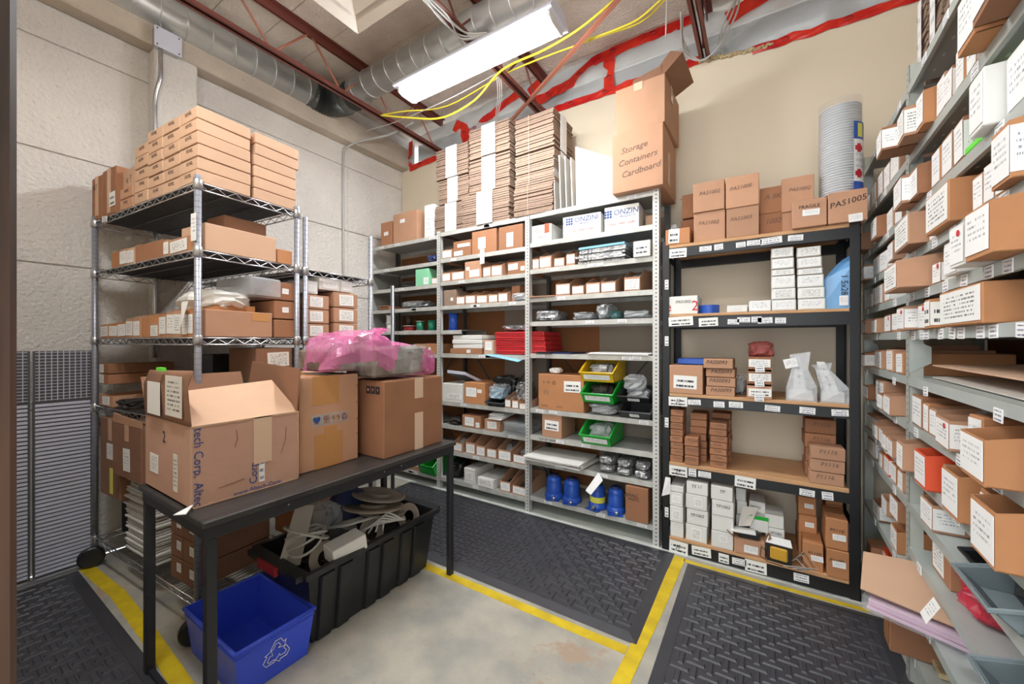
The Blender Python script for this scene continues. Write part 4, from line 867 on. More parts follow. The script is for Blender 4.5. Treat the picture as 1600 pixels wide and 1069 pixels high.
t, z1, w_ = bc_(0, 1294, 1356, 302, 350, 'wide carton marked PAS1005 at the right end', m='kraft', yo=-.03, dd=.33, lab=[(.2, .1, .35, .25)]); text('PAS1005', .04, t, (.0, -.001, .10), 'ink', shear=.2, roll=.18, name='handwriting')
bc_(0, 1064, 1090, 300, 382, 'carton standing at the back behind the left stack', yo=.2, dd=.2, m='kraft_dark', h=.2)
t, _, _ = bc_(0, 1066, 1126, 268, 305, 'open carton with paper label behind the left stack', yo=.19, dd=.2, z=2.11, m='kraft_dark', lab=[(.25, .7, .35, .3)], seam=False)
MB().plate((-.13, .0, .13), (.10, .0, .13), (.10, .1, .19), (-.1, .1, .18), .004).build('open_flap', 'kraft', t)
# tube of nested foil pans
A = onY(1317, 305, BY + .1); t = thing('pan_tube', 'tall clear tube of nested silver foil pans with printed sleeve', 'container', (A.x - .012, BY + .10, z1), 0)
hh = .50; prof = []
for i in range(34): prof += [(.088, .01 + i * hh * .93 / 34), (.086, .01 + (i + .35) * hh * .93 / 34), (.072, .01 + (i + .6) * hh * .93 / 34)]
MB().lathe(prof, 28).build('nested_pans', 'silver_pan', t, smooth=False)
MB().lathe([(.092, 0), (.092, hh)], 28, caps=True).build('clear_sleeve', 'poly_tube', t, smooth=True)
def arc(r, a0, a1, z0, z1_, m, nm, seg=8):
    mb = MB(); vs = []; fs = []
    for i in range(seg + 1):
        a = a0 + (a1 - a0) * i / seg
        for z in (z0, z1_): vs.append((r * math.cos(a), r * math.sin(a), z))
    for i in range(seg): fs.append((2 * i, 2 * i + 2, 2 * i + 3, 2 * i + 1))
    return mb.add(vs, fs).build(nm, m, t)
arc(.0935, R(-62), R(5), .27, .36, 'blue', 'printed_sleeve'); arc(.0935, R(-62), R(5), .055, .27, 'label_print', 'printed_sleeve'); arc(.0935, R(-62), R(5), .01, .055, 'blue', 'printed_sleeve')

for z_ in (.225, .095):
    for q_, (a0_, a1_, h_) in enumerate(((-58, -52, .012), (-52, -38, .022), (-38, -32, .012))): arc(.0945, R(a0_), R(a1_), z_ - h_, z_ + h_, 'red_ink', 'red_emblem')
arc(.0945, R(-50), R(-30), .28, .35, 'yellow_label', 'printed_picture')
# second board
t, _, _ = bc_(1, 1045, 1090, 468, 496, 'white box with red marks and handwriting, left of second board', m='white_card', seam=False, dd=.2); text('e', .085, t, (-.085, -.001, .045), 'red_ink'); text('2', .085, t, (.068, -.001, .045), 'red_ink'); text('PAS1002', .024, t, (0, -.0012, .075), 'ink', shear=.3, name='handwriting')
t = thing('tape_roll', 'blue roll of tape lying on the second board', 'tape', (onY(1108, 490, BY + .06).x, BY + .07, BL[1][1] + .001), 0); MB().lathe([(.03, 0), (.055, 0), (.055, .05), (.03, .05), (.03, 0)], 26, caps=False).build('tape_ring', 'blue', t, smooth=False)
bc_(1, 1136, 1168, 481, 492, 'low white box on the second board', m='white_card', lab=[(0, .6, .4, .3)], seam=False)
bc_(1, 1170, 1205, 473, 490, 'white box beside the stacked white and grey boxes', m='white_card', lab=[(0, .5, .9, .9, 'label_print')], seam=False)
for c, (x0, x1) in enumerate(((1206, 1244), (1247, 1290))):
    z = BL[1][1] + .001
    for r in range(6):
        g = r >= 3; hp = (17, 17, 19, 10, 17, 16)[r]; dx = (0, -1, -2, -3, -4, -5)[r] * (.8 if c == 0 else 1.4)
        _, z, _ = bc_(1, x0 + dx * .3, x1 + dx, 100, 100 + hp, '%s product box, %s from bottom, %s column on second board' % ('grey' if g else 'white', ORD[r], ('left', 'right')[c]), m='grey_card' if g else 'white_card', lab=[(0, .5, .9, .8, 'label_bold' if r % 2 else 'label_print')], z=z, seam=False, dd=.2, yo=.005 + .003 * r)
t = thing('blue_carrier_bag', 'tall blue folded bag with writing at right of second board', 'bag', (onY(1311, 480, BY).x, BY + .02, BL[1][1] + .001), 0)
MB().add([(-.075, 0, 0), (.055, -.01, 0), (.055, .22, 0), (-.075, .2, 0), (-.055, .02, .16), (.055, -.005, .22), (.05, .2, .22), (-.06, .18, .16), (.0, .04, .235), (.055, .06, .28), (.03, .12, .27)],
         [(0, 1, 5, 4), (1, 2, 6, 5), (2, 3, 7, 6), (3, 0, 4, 7), (0, 3, 2, 1), (4, 5, 9, 8), (5, 6, 10, 9), (6, 7, 10), (7, 4, 8, 10), (8, 9, 10)]).build('bag_body', 'blue_bag', t)
text('1 5x28', .038, t, (.022, -.008, .12), 'ink', roll=-1.57, name='handwriting'); paper(t, .02, .04, .035, .05, y=-.011)
# third board
t, z1, _ = bc_(2, 1046, 1098, 572, 616, 'framed front carton with handwritten white label, third board', m='kraft', lab=[(-.02, .4, .7, .45, 'script')], seam=False, dd=.25, yo=-.005)
tag(MB().cbox(-.08, .08, 0, .2, 0, .035, .004).build('blue_tray', 'blue', loc=(onY(1078, 560, BY).x, BY + .05, z1)), 'dark blue tray on top of the framed carton', 'tray')
z = BL[2][1] + .001
for r in range(4):
    t, z, _ = bc_(2, (1103, 1104, 1103, 1099)[r], (1148, 1149, 1148, 1145)[r], 0, (14, 14, 13, 15)[r], 'flat carton marked PAS0093, %s from bottom, third board' % ORD[r], m='kraft', txt='PAS0093', tsize=.03, z=z, seam=False, dd=.22, yo=(.0, .0, .01, -.02)[r], tm='ink')
gx = onY(1162, 600, BY + .06).x; bag('grey film bag beside the flat cartons', (gx - .02, BY + .09, BL[2][1] + .001), 0, .07, .12, .12, 'clear_bag', 33, 'dark_contents')
z = BL[2][1] + .001
for r in range(3):
    x0, x1 = ((1167, 1206), (1168, 1206), (1169, 1206))[r]; A, B = onY(x0, 600, BY), onY(x1, 600, BY)
    open_bin('small stacked bin with white label, %s from bottom, third board' % ORD[r], ((A.x + B.x) / 2, BY - .01 + .006 * r, z), 0, B.x - A.x, .22, .07, .078, 'kraft_dark' if r else 'kraft', lw=.92, lh=.62, lm='script' if r == 0 else 'label_bold'); z += .081
    tag(MB().box(-.022, .022, -.001, 0, -.02, .02).build('hanging_label', 'label_small', loc=((A.x + B.x) / 2, BY - .018, z - .075), rot=(0, J(.1), 0)), 'small white tag taped under the %s stacked bin label' % ORD[r], 'label')
bag('pink red bubble wrap sticking out above the stacked bins', ((A.x + B.x) / 2 + .02, BY + .03, z - .02), .2, .14, .14, .10, 'bubble_red', 44, None, 'bubble_wrap', 'wrap')
for i, (x0, x1, y0, lb) in enumerate(((1228, 1277, 546, 'bagged white bracket with paper label, left one of the pair'), (1282, 1327, 560, 'bagged white bracket leaning right, beside the black post'))):
    A, B = onY(x0, 620, BY), onY(x1, 620, BY); h_ = (622 - y0) * depth(A.x, BY) / F
    t = thing('bagged_bracket', lb, 'bracket', ((A.x + B.x) / 2, BY + .0, BL[2][1] + .001), 0); w2 = (B.x - A.x) / 2
    MB().cbox(-w2 * .8, w2 * .8, .03, .16, 0, .055, .004).build('bracket_foot', 'white_card', t); sl = -.01 if i == 0 else -.05
    MB().add([(-.03, .05, .05), (.025, .05, .05), (.025, .1, .05), (-.03, .1, .05), (-.02 + sl, .05, .21), (.015 + sl, .05, .21), (.015 + sl, .1, .21), (-.02 + sl, .1, .21)], [(0, 1, 5, 4), (1, 2, 6, 5), (2, 3, 7, 6), (3, 0, 4, 7), (4, 5, 6, 7)]).build('bracket_arm', 'white_card', t)
    for z in (.09, .13, .17): MB().lathe([(.006, 0), (.006, .001)], 10, M=Matrix.Translation((-.002 + sl * (z - .05) / .16, .049, z)) @ Matrix.Rotation(math.pi / 2, 4, 'X')).build('bolt_hole', 'ink', t)
    MB().add([(-w2, .0, 0), (w2, .0, 0), (w2, .18, 0), (-w2, .18, 0), (-w2 * .95, .01, .07), (w2 * .98, .0, .08), (w2 * .95, .17, .08), (-w2 * .9, .17, .07), (-w2 * .45 + sl, .03, .17), (w2 * .6 + sl, .02, .17), (w2 * .5 + sl, .13, .17), (-w2 * .4 + sl, .13, .17), (-w2 * .55 + sl * 1.2, .06, h_ * .93), (w2 * .8 + sl, .05, h_)],
             [(0, 1, 5, 4), (1, 2, 6, 5), (2, 3, 7, 6), (3, 0, 4, 7), (4, 5, 9, 8), (5, 6, 10, 9), (6, 7, 11, 10), (7, 4, 8, 11), (8, 9, 13, 12), (10, 11, 12, 13), (9, 10, 13), (11, 8, 12)]).build('bag_film', 'clear_bag', t, smooth=False)
    if i == 0: o = paper(t, -.045, .2, .06, .05, 'label_print', y=.02, roll=-.25)
# fourth board: stacks of small boxes
def col(k, x0, x1, ytop, ybot, n, what, side, yo=.005, dd=.13, m='kraft_dark', txt=None, dj=.003):
    z = BL[k][1] + .001; y = BY + yo; A, B = onY(x0, 700, y), onY(x1, 700, y); H_ = (onY((x0 + x1) / 2, ytop, y).z - z) / n
    for r in range(n):
        carton('%s, %s from bottom of the %s' % (what, ORD[r], side), ((A.x + B.x) / 2 + J(dj), y + J(dj), z), J(.02), (B.x - A.x) * .98, dd, H_ - .001, m=m, txt=txt, tsize=min(.03, H_ * .5), seam=False, name='small_carton', tm='ink_soft'); z += H_
    return z
col(3, 1047, 1067, 640, 718, 8, 'small brown box marked PG02', 'left outer column', txt='PG02')
col(3, 1078, 1104, 645, 718, 7, 'small brown box', 'left column set back', yo=.09)
zz = col(3, 1069, 1091, 683, 723, 3, 'small brown box marked PG05', 'short front stack', yo=-.01, txt='PG05')
col(3, 1109, 1136, 661, 726, 7, 'small brown box marked P104', 'right column of the left group', txt='P104', dd=.16)
col(3, 1112, 1142, 645, 720, 8, 'small plain box', 'column behind the P104 boxes', yo=.17, dd=.12)
col(3, 1258, 1308, 655, 742, 4, 'brown box marked P1116', 'rear right stack', yo=.13, txt='P1116', dd=.16)
col(3, 1265, 1321, 699, 757, 3, 'brown box marked P1116', 'front right stack', yo=-.004, txt='P1116', dd=.12, m='kraft')
# bottom board
def wcol(x0, x1, hs, side, yo=.0, dd=.2, labs=(), txts=(), m='white_card'):
    z = BL[4][1] + .001; y = BY + yo; A, B = onY(x0, 800, y), onY(x1, 800, y); m_ = depth(A.x, y) / F
    for r, hp in enumerate(hs):
        t = carton('white carton, %s from bottom of %s' % (ORD[r], side) if m == 'white_card' else 'tan carton with printed label, %s from bottom of %s' % (ORD[r], side), ((A.x + B.x) / 2 + J(.004), y + J(.006), z), J(.02), (B.x - A.x) * .97, dd, hp * m_ - .001, m=m, seam=False,
                   lab=labs[r] if r < len(labs) and labs[r] else None, txt=txts[r] if r < len(txts) and txts[r] else None, tm='ink'); z += hp * m_
    return z
wcol(1047, 1068, (24, 24, 22, 10), 'the stack by the left post', labs=(None, [(0, .45, .6, .6, 'label_bold')], [(0, .5, .7, .5)], None))
wcol(1072, 1106, (26, 24, 23, 20), 'the second stack', labs=([(0, .45, .5, .7, 'label_bold')], None, [(.1, .5, .4, .6, 'label_bold')], None), txts=(None, 'TP1062', None, 'TS 11'))
wcol(1111, 1146, (26, 24, 24, 22), 'the third stack', labs=([(.05, .6, .35, .4, 'label_bold')], None, None, None), txts=(None, None, 'TP1062', 'TP'))
wcol(1150, 1166, (22, 22, 22, 20), 'the stack set behind the third', yo=.13, dd=.15)
wcol(1170, 1196, (24, 22, 24), 'the rear stack behind the open carton', yo=.14, dd=.15, txts=(None, None, 'TP1062'))
t = carton('small open carton with label holding a dark part', (onY(1171, 870, BY - .0).x, BY + .0, BL[4][1] + .001), R(6), .15, .13, .085, m='kraft', lab=[(.05, .4, .45, .5)], seam=False)
MB().plate((-.072, 0, .085), (-.072, .13, .085), (-.11, .12, .12), (-.11, .0, .12), .003).plate((.072, .13, .085), (.072, 0, .085), (.10, .0, .12), (.10, .12, .13), .003).build('open_flap', 'kraft_side', t)
MB().cbox(-.05, .05, .02, .11, .08, .125, .004).build('dark_part', 'black_plastic', t); MB().plate((-.09, -.01, .125), (.03, -.02, .13), (.03, .05, .135), (-.09, .05, .13), .004).build('white_pad', 'white_card', t)
tag(MB().plate((0, 0, 0), (.06, -.01, .02), (.10, .05, .11), (.02, .06, .1), .004).build('loose_flap', 'grey_card', loc=(onY(1153, 820, BY).x, BY + .03, .235)), 'grey cardboard flap leaning between the white stacks', 'board')
t = carton('small white box with a green top stripe', (onY(1186, 830, BY).x, BY + .135 - .13, .20), .05, .09, .06, .09, m='white_card', seam=False); t.location.y = BY + .06; t.location.z = .215
MB().box(-.0455, .0455, -.001, 0, .068, .089).build('green_stripe', 'green_bin', t)
wcol(1196, 1226, (22, 21, 20), 'the short stack behind the transformer', yo=.07, dd=.16, txts=('TP1062', 'TP1062', None))
t = thing('transformer', 'small transformer with copper winding and loose wires', 'transformer', (onY(1217, 875, BY).x, BY - .005, BL[4][1] + .001), R(-5))
mb = MB(); mb.box(-.056, .056, .0, .09, 0, .016); mb.box(-.056, .056, 0, .09, .085, .1); mb.box(-.056, -.04, 0, .09, .016, .085); mb.box(.04, .056, 0, .09, .016, .085); mb.build('iron_core', 'jamb_dark', t)
MB().cbox(-.04, .04, -.012, .1, .017, .084, .006).build('copper_winding', 'transformer_copper', t)
MB().plate((-.06, -.002, .1), (.06, -.002, .1), (.05, .05, .118), (-.05, .05, .118), .003).build('paper_label', 'white_paper', t)
for q in range(5): MB().tube([(.05, .02, .02), (.08 + .01 * q, -.0 + .01 * q, .05 + .01 * q), (.12 + .012 * q, -.01, .01 + .005 * q), (.10 - .02 * q, -.02, .004)], .0022, 5).build('wire', 'cable_black' if q % 2 else 'cable_grey', t)
MB().tube([(-.05, .02, .03), (-.08, -.01, .07), (-.085, -.02, .02), (-.05, -.025, .004), (.02, -.03, .004)], .0022, 5).build('wire', 'cable_black', t)
wcol(1253, 1286, (42,), 'the short column near the right', yo=.02, labs=([(.2, .45, .6, .2)],), txts=('P1100',), m='kraft_orange')
wcol(1247, 1276, (36, 30, 28), 'the column behind, right of centre', yo=.15, dd=.2, labs=(None, [(.1, .5, .5, .25)], [(.1, .5, .5, .25)]), m='kraft_orange')
wcol(1290, 1326, (43, 47), 'the front column at the right post', yo=-.004, dd=.2, labs=([(.05, .5, .6, .22)], [(.1, .4, .6, .2)]), txts=('P1100', 'P1110'), m='kraft_orange')
wcol(1290, 1318, (42, 42, 30), 'the rear column by the right post', yo=.21, dd=.15, labs=(None, None, [(0, .5, .6, .3)]), m='kraft_orange')

# ================================================================== tall right-hand shelving (posts along a line tilted 1.4 degrees)
QA = R(-91.4); QX, QY = .476, 2.1
right = thing('tall_shelving', 'tall pale green slotted shelving filled with small parts along the right wall', 'shelf', (QX, QY, 0), QA)
def qs(x):
    d = ray(x, 534); cx, cy = math.cos(QA), math.sin(QA); return (QY * d.x - QX * d.y) / (cx * d.y - cy * d.x)
def qw(s, dpt=0.0):   # local (along, into shelf) -> world
    cx, cy = math.cos(QA), math.sin(QA); return (QX + s * cx - dpt * cy, QY + s * cy + dpt * cx)
QD = 0.46
for s in (-.905, 0, .905, 1.81):
    for y, sg in ((0, 1), (QD, -1)):
        mb = MB(); mb.box(-.02, .02, 0 if sg > 0 else -.003, .003 if sg > 0 else 0, 0, 2.36); mb.box(.017, .02, 0 if sg > 0 else -.04, .04 if sg > 0 else 0, 0, 2.36)
        mb.build('post', 'post_holes_green', right, loc=(s, y, 0))
    for z in (2.16, 1.25, .25): MB().add([(-.0, .0, z + .07), (0, .06, z + .03), (0, .06, z - .03), (0, 0, z - .07), (.003, 0, z + .07), (.003, .06, z + .03), (.003, .06, z - .03), (.003, 0, z - .07)], [(0, 1, 2, 3), (7, 6, 5, 4), (0, 4, 5, 1), (1, 5, 6, 2), (2, 6, 7, 3)]).build('gusset', 'rack_green', right, loc=(s + .02, 0, 0))
QZ = [2.285, 2.01, 1.80, 1.635, 1.485, 1.343, 1.166, .99, .822, .685, .517, .34, .147]
for b, (s0, s1) in enumerate(((-.885, -.02), (.02, .885), (.925, 1.79))):
    for k, z in enumerate(QZ):
        if b == 0 and k in (10, 11): z = .40 if k == 10 else .27
        if b == 0 and k == 11: continue
        sh = MB().box(s0, s1, .003, QD, z - .002, z).build('shelf', 'rack_green', right)
        mb = MB(); mb.box(s0, s1, 0, .003, z - .032, z); mb.box(s0, s1, QD - .003, QD, z - .032, z); mb.box(s0, s1, .003, .012, z - .032, z - .03); mb.build('shelf_lip', 'rack_green', sh)
        if b == 1 or (b == 0 and k % 2):
            mb = MB()
            for q in range(9):   # bolt slots as thin plates under the deck; white ones paint light shining through
                mb.box(s0 + .06 + q * .09, s0 + .075 + q * .09, .05, .056, z - .0028, z - .0019)
            stuff(mb.build('deck_slots', 'white_paper' if k < 4 else 'ink', sh))
        nt = (3, 1, 2, 5, 6, 9, 2, 3, 1, 0, 2, 2, 3)[k] if b == 1 else (2 if b == 0 else 1)
        for q in range(nt):
            s = s0 + (s1 - s0) * (q + .5 + J(.3)) / nt; MB().box(-.022, .022, -.002, 0, -.017, .014).build('shelf_tag', 'label_small', sh, loc=(s, -.0005, z - .017 - (.015 if k == 6 else 0)), rot=(0, J(.06), 0))
    MB().box(s0, s1, QD + .01, QD + .014, .2, 2.25).build('backing_sheet', 'backer', right)
for z in QZ[4:]: pass
BAYQ = ('far', 'near', 'nearest')
def qshelf(b, k): return '%s shelf, %s bay of the tall right shelving' % (('top',) + tuple(ORD[1:13]), 0)[0] if 0 else '%s shelf, right rack, %s bay' % ('top' if k == 0 else ORD[k], BAYQ[b])
def qbins(b, k, items):
    """items: (s_centre, width, front height, options) ; s grows towards the viewpoint"""
    z = QZ[k] if not (b == 0 and k == 10) else .40
    for i, it in enumerate(items):
        s, w_, h_ = it[:3]; o = it[3] if len(it) > 3 else {}
        out = o.get('out', .0); x, y = qw(s, .006 - out); zz = z + .001 + o.get('dz', 0); rz = QA + J(.04) + o.get('rz', 0); nm = 'box %s from the back wall, %s' % (ORD[i], qshelf(b, k))
        kind = o.get('k', 'bin'); m = o.get('m', RND.choice(['kraft', 'kraft', 'kraft_dark', 'kraft_orange']))
        if kind == 'bin':
            open_bin(o.get('l', 'open kraft bin, ') + nm if 'l' not in o else o['l'], (x, y, zz), rz, w_, o.get('d', .30 + J(.04)), h_, h_ * o.get('r', 1.3), m, lw=.94, lh=.86, lm=o.get('lm', 'label_print'), dot=o.get('dot', False),
                     fill=o.get('f', RND.choice(['dark_contents', 'grey_contents', 'clear_bag', None, None])), seed=i + k, hang=o.get('hang', 0), label_side=RND.random() < .5, run=.5)
        else:
            carton(o.get('l', 'closed carton, ' + nm), (x, y, zz), rz, w_, o.get('d', .3), h_, m=m, lab=[(0, .5, .94, .85, o.get('lm', 'label_print'))], seam=False)
C = {'k': 'c'}
# near bay
for i, (x0, x1) in enumerate(((1403, 1415), (1417, 1436), (1439, 1475))):
    s0, s1 = qs(x0), qs(x1); x, y = qw((s0 + s1) / 2, .06); bundle('bundle of flattened cartons, %s from back wall, on tall right shelving' % ORD[i], (x, y, 2.287), QA, abs(s1 - s0) * .96, .3, .36, 16, group='bundles on the tall right shelving')
s0 = qs(1480) + .12
x, y = qw(s0, .06); bundle('bundle of flattened cartons, fourth from back wall, on tall right shelving', (x, y, 2.287), QA, .2, .3, .36, 16, group='bundles on the tall right shelving')
qbins(1, 1, [(.085, .10, .085, {'out': .10, 'm': 'kraft_dark'}), (.185, .09, .10, {'out': .06, 'lm': 'label_bold'}), (.27, .07, .11, {'out': .03}), (.345, .07, .12, C), (.405, .07, .10, {}), (.50, .06, .12, C), (.58, .07, .12, {}), (.72, .10, .13, {'out': .05, 'm': 'kraft_orange'}), (.84, .10, .14, {'out': .06})])
qbins(1, 2, [(.09, .12, .10, {'out': .05}), (.19, .11, .10, {'out': .03}), (.30, .08, .12, C), (.40, .09, .12, {}), (.49, .07, .12, {'lm': 'label_print'}), (.71, .08, .14, {'out': .03, 'm': 'white_card', 'k': 'c'}), (.81, .09, .13, {'m': 'white_card'})])
x, y = qw(.60, .0); tag(MB().cbox(-.05, .05, 0, .15, 0, .02, .004).build('green_tray', 'green_neon', loc=(x, y, QZ[2] + .001), rz=QA), 'bright green small tray on the third shelf, right rack', 'tray')
qbins(1, 3, [(.14, .20, .11, {'out': .05, 'm': 'kraft', 'r': 1.1, 'k': 'c', 'lm': 'label_bold'}), (.275, .06, .09, {}), (.43, .20, .12, {'k': 'c', 'm': 'kraft_orange', 'out': .03, 'lm': 'label_bold'}), (.62, .05, .09, {}), (.68, .05, .10, C), (.75, .06, .11, {}), (.83, .09, .12, {'out': .03})])
qbins(1, 4, [(.145, .22, .095, {'out': .08, 'm': 'kraft', 'r': 1.25, 'lm': 'label_bold', 'f': None}), (.31, .08, .07, {'dot': True}), (.42, .09, .085, {'dot': True, 'k': 'bin', 'm': 'white_card'}), (.54, .10, .09, {'dot': True, 'm': 'white_card', 'out': .03}), (.70, .08, .10, {'dot': True, 'm': 'white_card', 'out': .06, 'dz': .0}), (.82, .12, .11, {'out': .06})])
qbins(1, 5, [(.078, .10, .085, {'dot': True, 'out': .04, 'r': 1.2}), (.17, .07, .07, {}), (.25, .10, .085, {'dot': True, 'out': .02}), (.345, .05, .09, {'out': .03, 'lm': 'script'}), (.41, .06, .085, {}), (.60, .28, .10, {'out': .03, 'm': 'kraft_orange', 'k': 'c', 'lm': 'label_bold'})])
x, y = qw(.78, .05); tag(MB().plate((-.16, 0, .04), (.16, 0, .04), (.16, .04, .14), (-.16, .04, .14), .006).build('framed_screen', 'black_plastic', loc=(x, y, QZ[5] + .03), rz=QA), 'black framed panel tilted on sixth shelf of right rack', 'screen')
# nearly empty shelf with two large thin sheets
for i, (dz, lb) in enumerate(((.045, 'upper large thin brown sheet lying on the seventh right shelf'), (.002, 'lower large thin brown sheet lying on the seventh right shelf'))):
    x, y = qw(.50, .05); tag(MB().plate((-.42, 0, 0), (.42, -.02, 0), (.42, .38, .02), (-.42, .38, .015), .004).build('thin_sheet', 'grey_card' if i else 'kraft_light', loc=(x, y, QZ[6] + dz + .006), rz=QA), lb, 'board')
qbins(1, 7, [(.095, .13, .115, {'k': 'c', 'm': 'kraft_dark'}), (.20, .06, .10, {'k': 'c'}), (.275, .06, .09, {}), (.44, .13, .085, {'dot': True, 'out': .02, 'f': 'clear_bag', 'r': 1.15}), (.60, .08, .12, {'k': 'c', 'm': 'kraft_orange'}), (.68, .07, .09, {'out': .03, 'f': None}), (.79, .14, .10, {'out': .06, 'f': None, 'm': 'kraft_orange'})])
x, y = qw(.36, .06); bag('clear rounded plastic container among the bins, eighth shelf', (x, y, QZ[7] + .001), QA, .09, .12, .12, 'clear_film', 66, 'grey_contents')
qbins(1, 8, [(.065, .08, .10, {'out': .04, 'f': None, 'm': 'kraft'}), (.15, .07, .09, {'f': None}), (.27, .12, .11, {'m': 'orange_red', 'out': .03, 'f': None}), (.41, .10, .10, {'f': None, 'm': 'kraft', 'r': 1.15}), (.54, .12, .12, {'out': .03, 'f': None, 'm': 'kraft_orange'}), (.68, .10, .11, {'f': None}), (.81, .13, .12, {'out': .05, 'f': None, 'm': 'kraft_orange'})])
qbins(1, 9, [(.25, .11, .085, {'m': 'kraft', 'f': 'orange_contents', 'out': .01})])
for i, (s, lb) in enumerate(((.74, 'grey plastic drawer bin with dark lining, nearer of two'), (.56, 'dark tray bin behind the grey drawer bin'))):
    x, y = qw(s, -.02 if i == 0 else .03); plastic_bin(lb, (x, y, QZ[9] + .001), QA, .20 if i == 0 else .13, .34, .085 if i == 0 else .07, 'black_plastic' if i else 'teal_gray', lw=.5, fill='black_plastic' if i == 0 else None)
x, y = qw(.24, .03); carton('dark taped carton with a large printed label, eleventh shelf', (x, y, QZ[10] + .001), QA, .17, .3, .13, m='kraft_dark', lab=[(-.1, .5, .6, .8, 'label_bold')], seam=False)
x, y = qw(.45, .0); bag('clear bag of red plastic parts lying on eleventh shelf', (x, y, QZ[10] + .001), QA, .17, .28, .12, 'red_bag', 77, 'red_ink')
x, y = qw(.82, -.02); plastic_bin('nearest grey low bin on the eleventh shelf', (x, y, QZ[10] + .001), QA, .16, .3, .08, 'teal_gray', lw=.5)
for i, s in enumerate((.42, .55, .72)):
    x, y = qw(s, -.02); tag(MB().plate((-.03, 0, .0), (.03, 0, .0), (.03, -.03, -.06), (-.03, -.03, -.06), .001).build('hanging_label', 'label_print', loc=(x, y, QZ[(10, 11, 11)[i]] - .0), rz=QA), '%s white paper label hanging off the low right shelves' % ORD[i], 'label')
# far bay
FB = {1: [(-.80, .11, .10, {}), (-.66, .12, .12, C), (-.50, .11, .12, {}), (-.36, .10, .11, {}), (-.22, .12, .12, C)], 2: [(-.78, .12, .09, {'out': .04}), (-.62, .12, .1, C), (-.47, .12, .1, {'out': .03}), (-.31, .12, .1, {'k': 'c', 'm': 'kraft'}), (-.16, .10, .1, {})],
      3: [(-.78, .12, .08, {'out': .03}), (-.60, .14, .1, {}), (-.43, .14, .1, {'k': 'c'}), (-.27, .12, .09, {}), (-.13, .1, .08, {'out': .03})], 4: [(-.80, .05, .08, {'lw': 0}), (-.73, .05, .08, {}), (-.64, .08, .1, {'k': 'c', 'm': 'kraft'}), (-.52, .11, .1, {'k': 'c', 'm': 'kraft'}), (-.36, .1, .09, {'m': 'kraft'})],
      5: [(-.72, .13, .075, {'out': .03, 'dot': True}), (-.52, .11, .07, {'out': .02}), (-.35, .12, .08, {'dot': True}), (-.20, .12, .08, {})], 6: [(-.76, .12, .07, {'out': .03, 'm': 'kraft_dark', 'r': 1.5}), (-.55, .16, .09, {'k': 'bin'}), (-.32, .12, .1, {'k': 'c'}), (-.15, .1, .09, {'k': 'c'})],
      7: [(-.74, .12, .07, {'out': .02}), (-.52, .18, .12, {'k': 'c', 'm': 'kraft'}), (-.33, .10, .07, {'out': .03}), (-.20, .12, .08, {'out': .03})], 8: [(-.78, .10, .08, {'f': None}), (-.64, .11, .08, {'f': None}), (-.50, .10, .07, {'out': .02, 'f': None}), (-.37, .09, .07, {'out': .02}), (-.25, .08, .07, {'out': .03}), (-.14, .09, .07, {'out': .03})],
      9: [(-.72, .16, .09, {'f': None}), (-.50, .08, .07, {}), (-.38, .10, .08, {'m': 'orange_red', 'f': None}), (-.24, .08, .08, {}), (-.13, .07, .08, {})], 10: [(-.6, .12, .08, {'f': None}), (-.42, .12, .07, {'f': None, 'dz': .09}), (-.24, .12, .09, {'f': 'orange_contents', 'm': 'kraft_orange'}), (-.24, .12, .09, {'f': 'orange_contents', 'm': 'kraft_dark', 'dz': .13})]}
for k, L_ in FB.items(): qbins(0, k, L_)
x, y = qw(-.48, .02); open_bin('orange and white small bin alone low in the far bay', (x, y, .148), QA, .12, .2, .13, .14, 'orange_red', lm='label_print', fill='orange_contents')
carton('brown carton on the floor end of the lowest far shelf', (*qw(-.62, -.02), .148), QA, .12, .2, .11, m='kraft_dark', seam=False)
# flattened big carton and pink foam sheets sticking out of the lowest shelves
t = thing('flat_carton', 'large brown cardboard sheet tilted out of the low right shelves', 'cardboard', (0.42, 1.95, .40), 0)
_c = [Vector(v) - Vector((0.42, 1.95, .40)) for v in ((.345, 2.085, .455), (.60, 2.06, .47), (.565, 1.76, .402), (.30, 1.86, .412))]
MB().plate(*_c, .005).build('cardboard_panel', 'kraft_light', t)
_m = _c[1].lerp(_c[2], .35) - Vector((.05, 0, -.003)); MB().plate(_m, _m + Vector((.035, -.01, 0)), _m + Vector((.03, -.03, 0)), _m + Vector((-.005, -.02, 0)), .003).build('handle_flap', 'kraft_side', t)
t = thing('foam_pack', 'pack of pink foam sheets in clear film under the tilted cardboard', 'packaging', (0.43, 1.86, .345), R(-26))
for i in range(5): MB().box(-.10, .20, -.045, .16, .009 * i, .009 * i + .0075).build('foam_sheet', 'pink_foam', t, loc=(J(.006), J(.008), 0))
MB().cbox(-.115, .215, -.058, .17, -.004, .052, .006).build('clear_film', 'clear_film', t)
x, y = qw(.07, -.07); t = carton('open brown carton under the pink foam pack', (x, y, .149), QA, .09, .2, .12, m='kraft_dark', seam=False); MB().box(-.035, .035, -.003, -.001, .02, .10).build('opening_shade', 'backer', t)  # carton is solid; the darker plate stands for its shaded opening
x, y = qw(.10, .04); tag(MB().cbox(-.09, .09, 0, .3, 0, .02, .004).build('stained_tray', 'plaster_rough', loc=(x, y, .15), rz=QA), 'stained cream tray on the lowest shelf of right rack', 'tray')

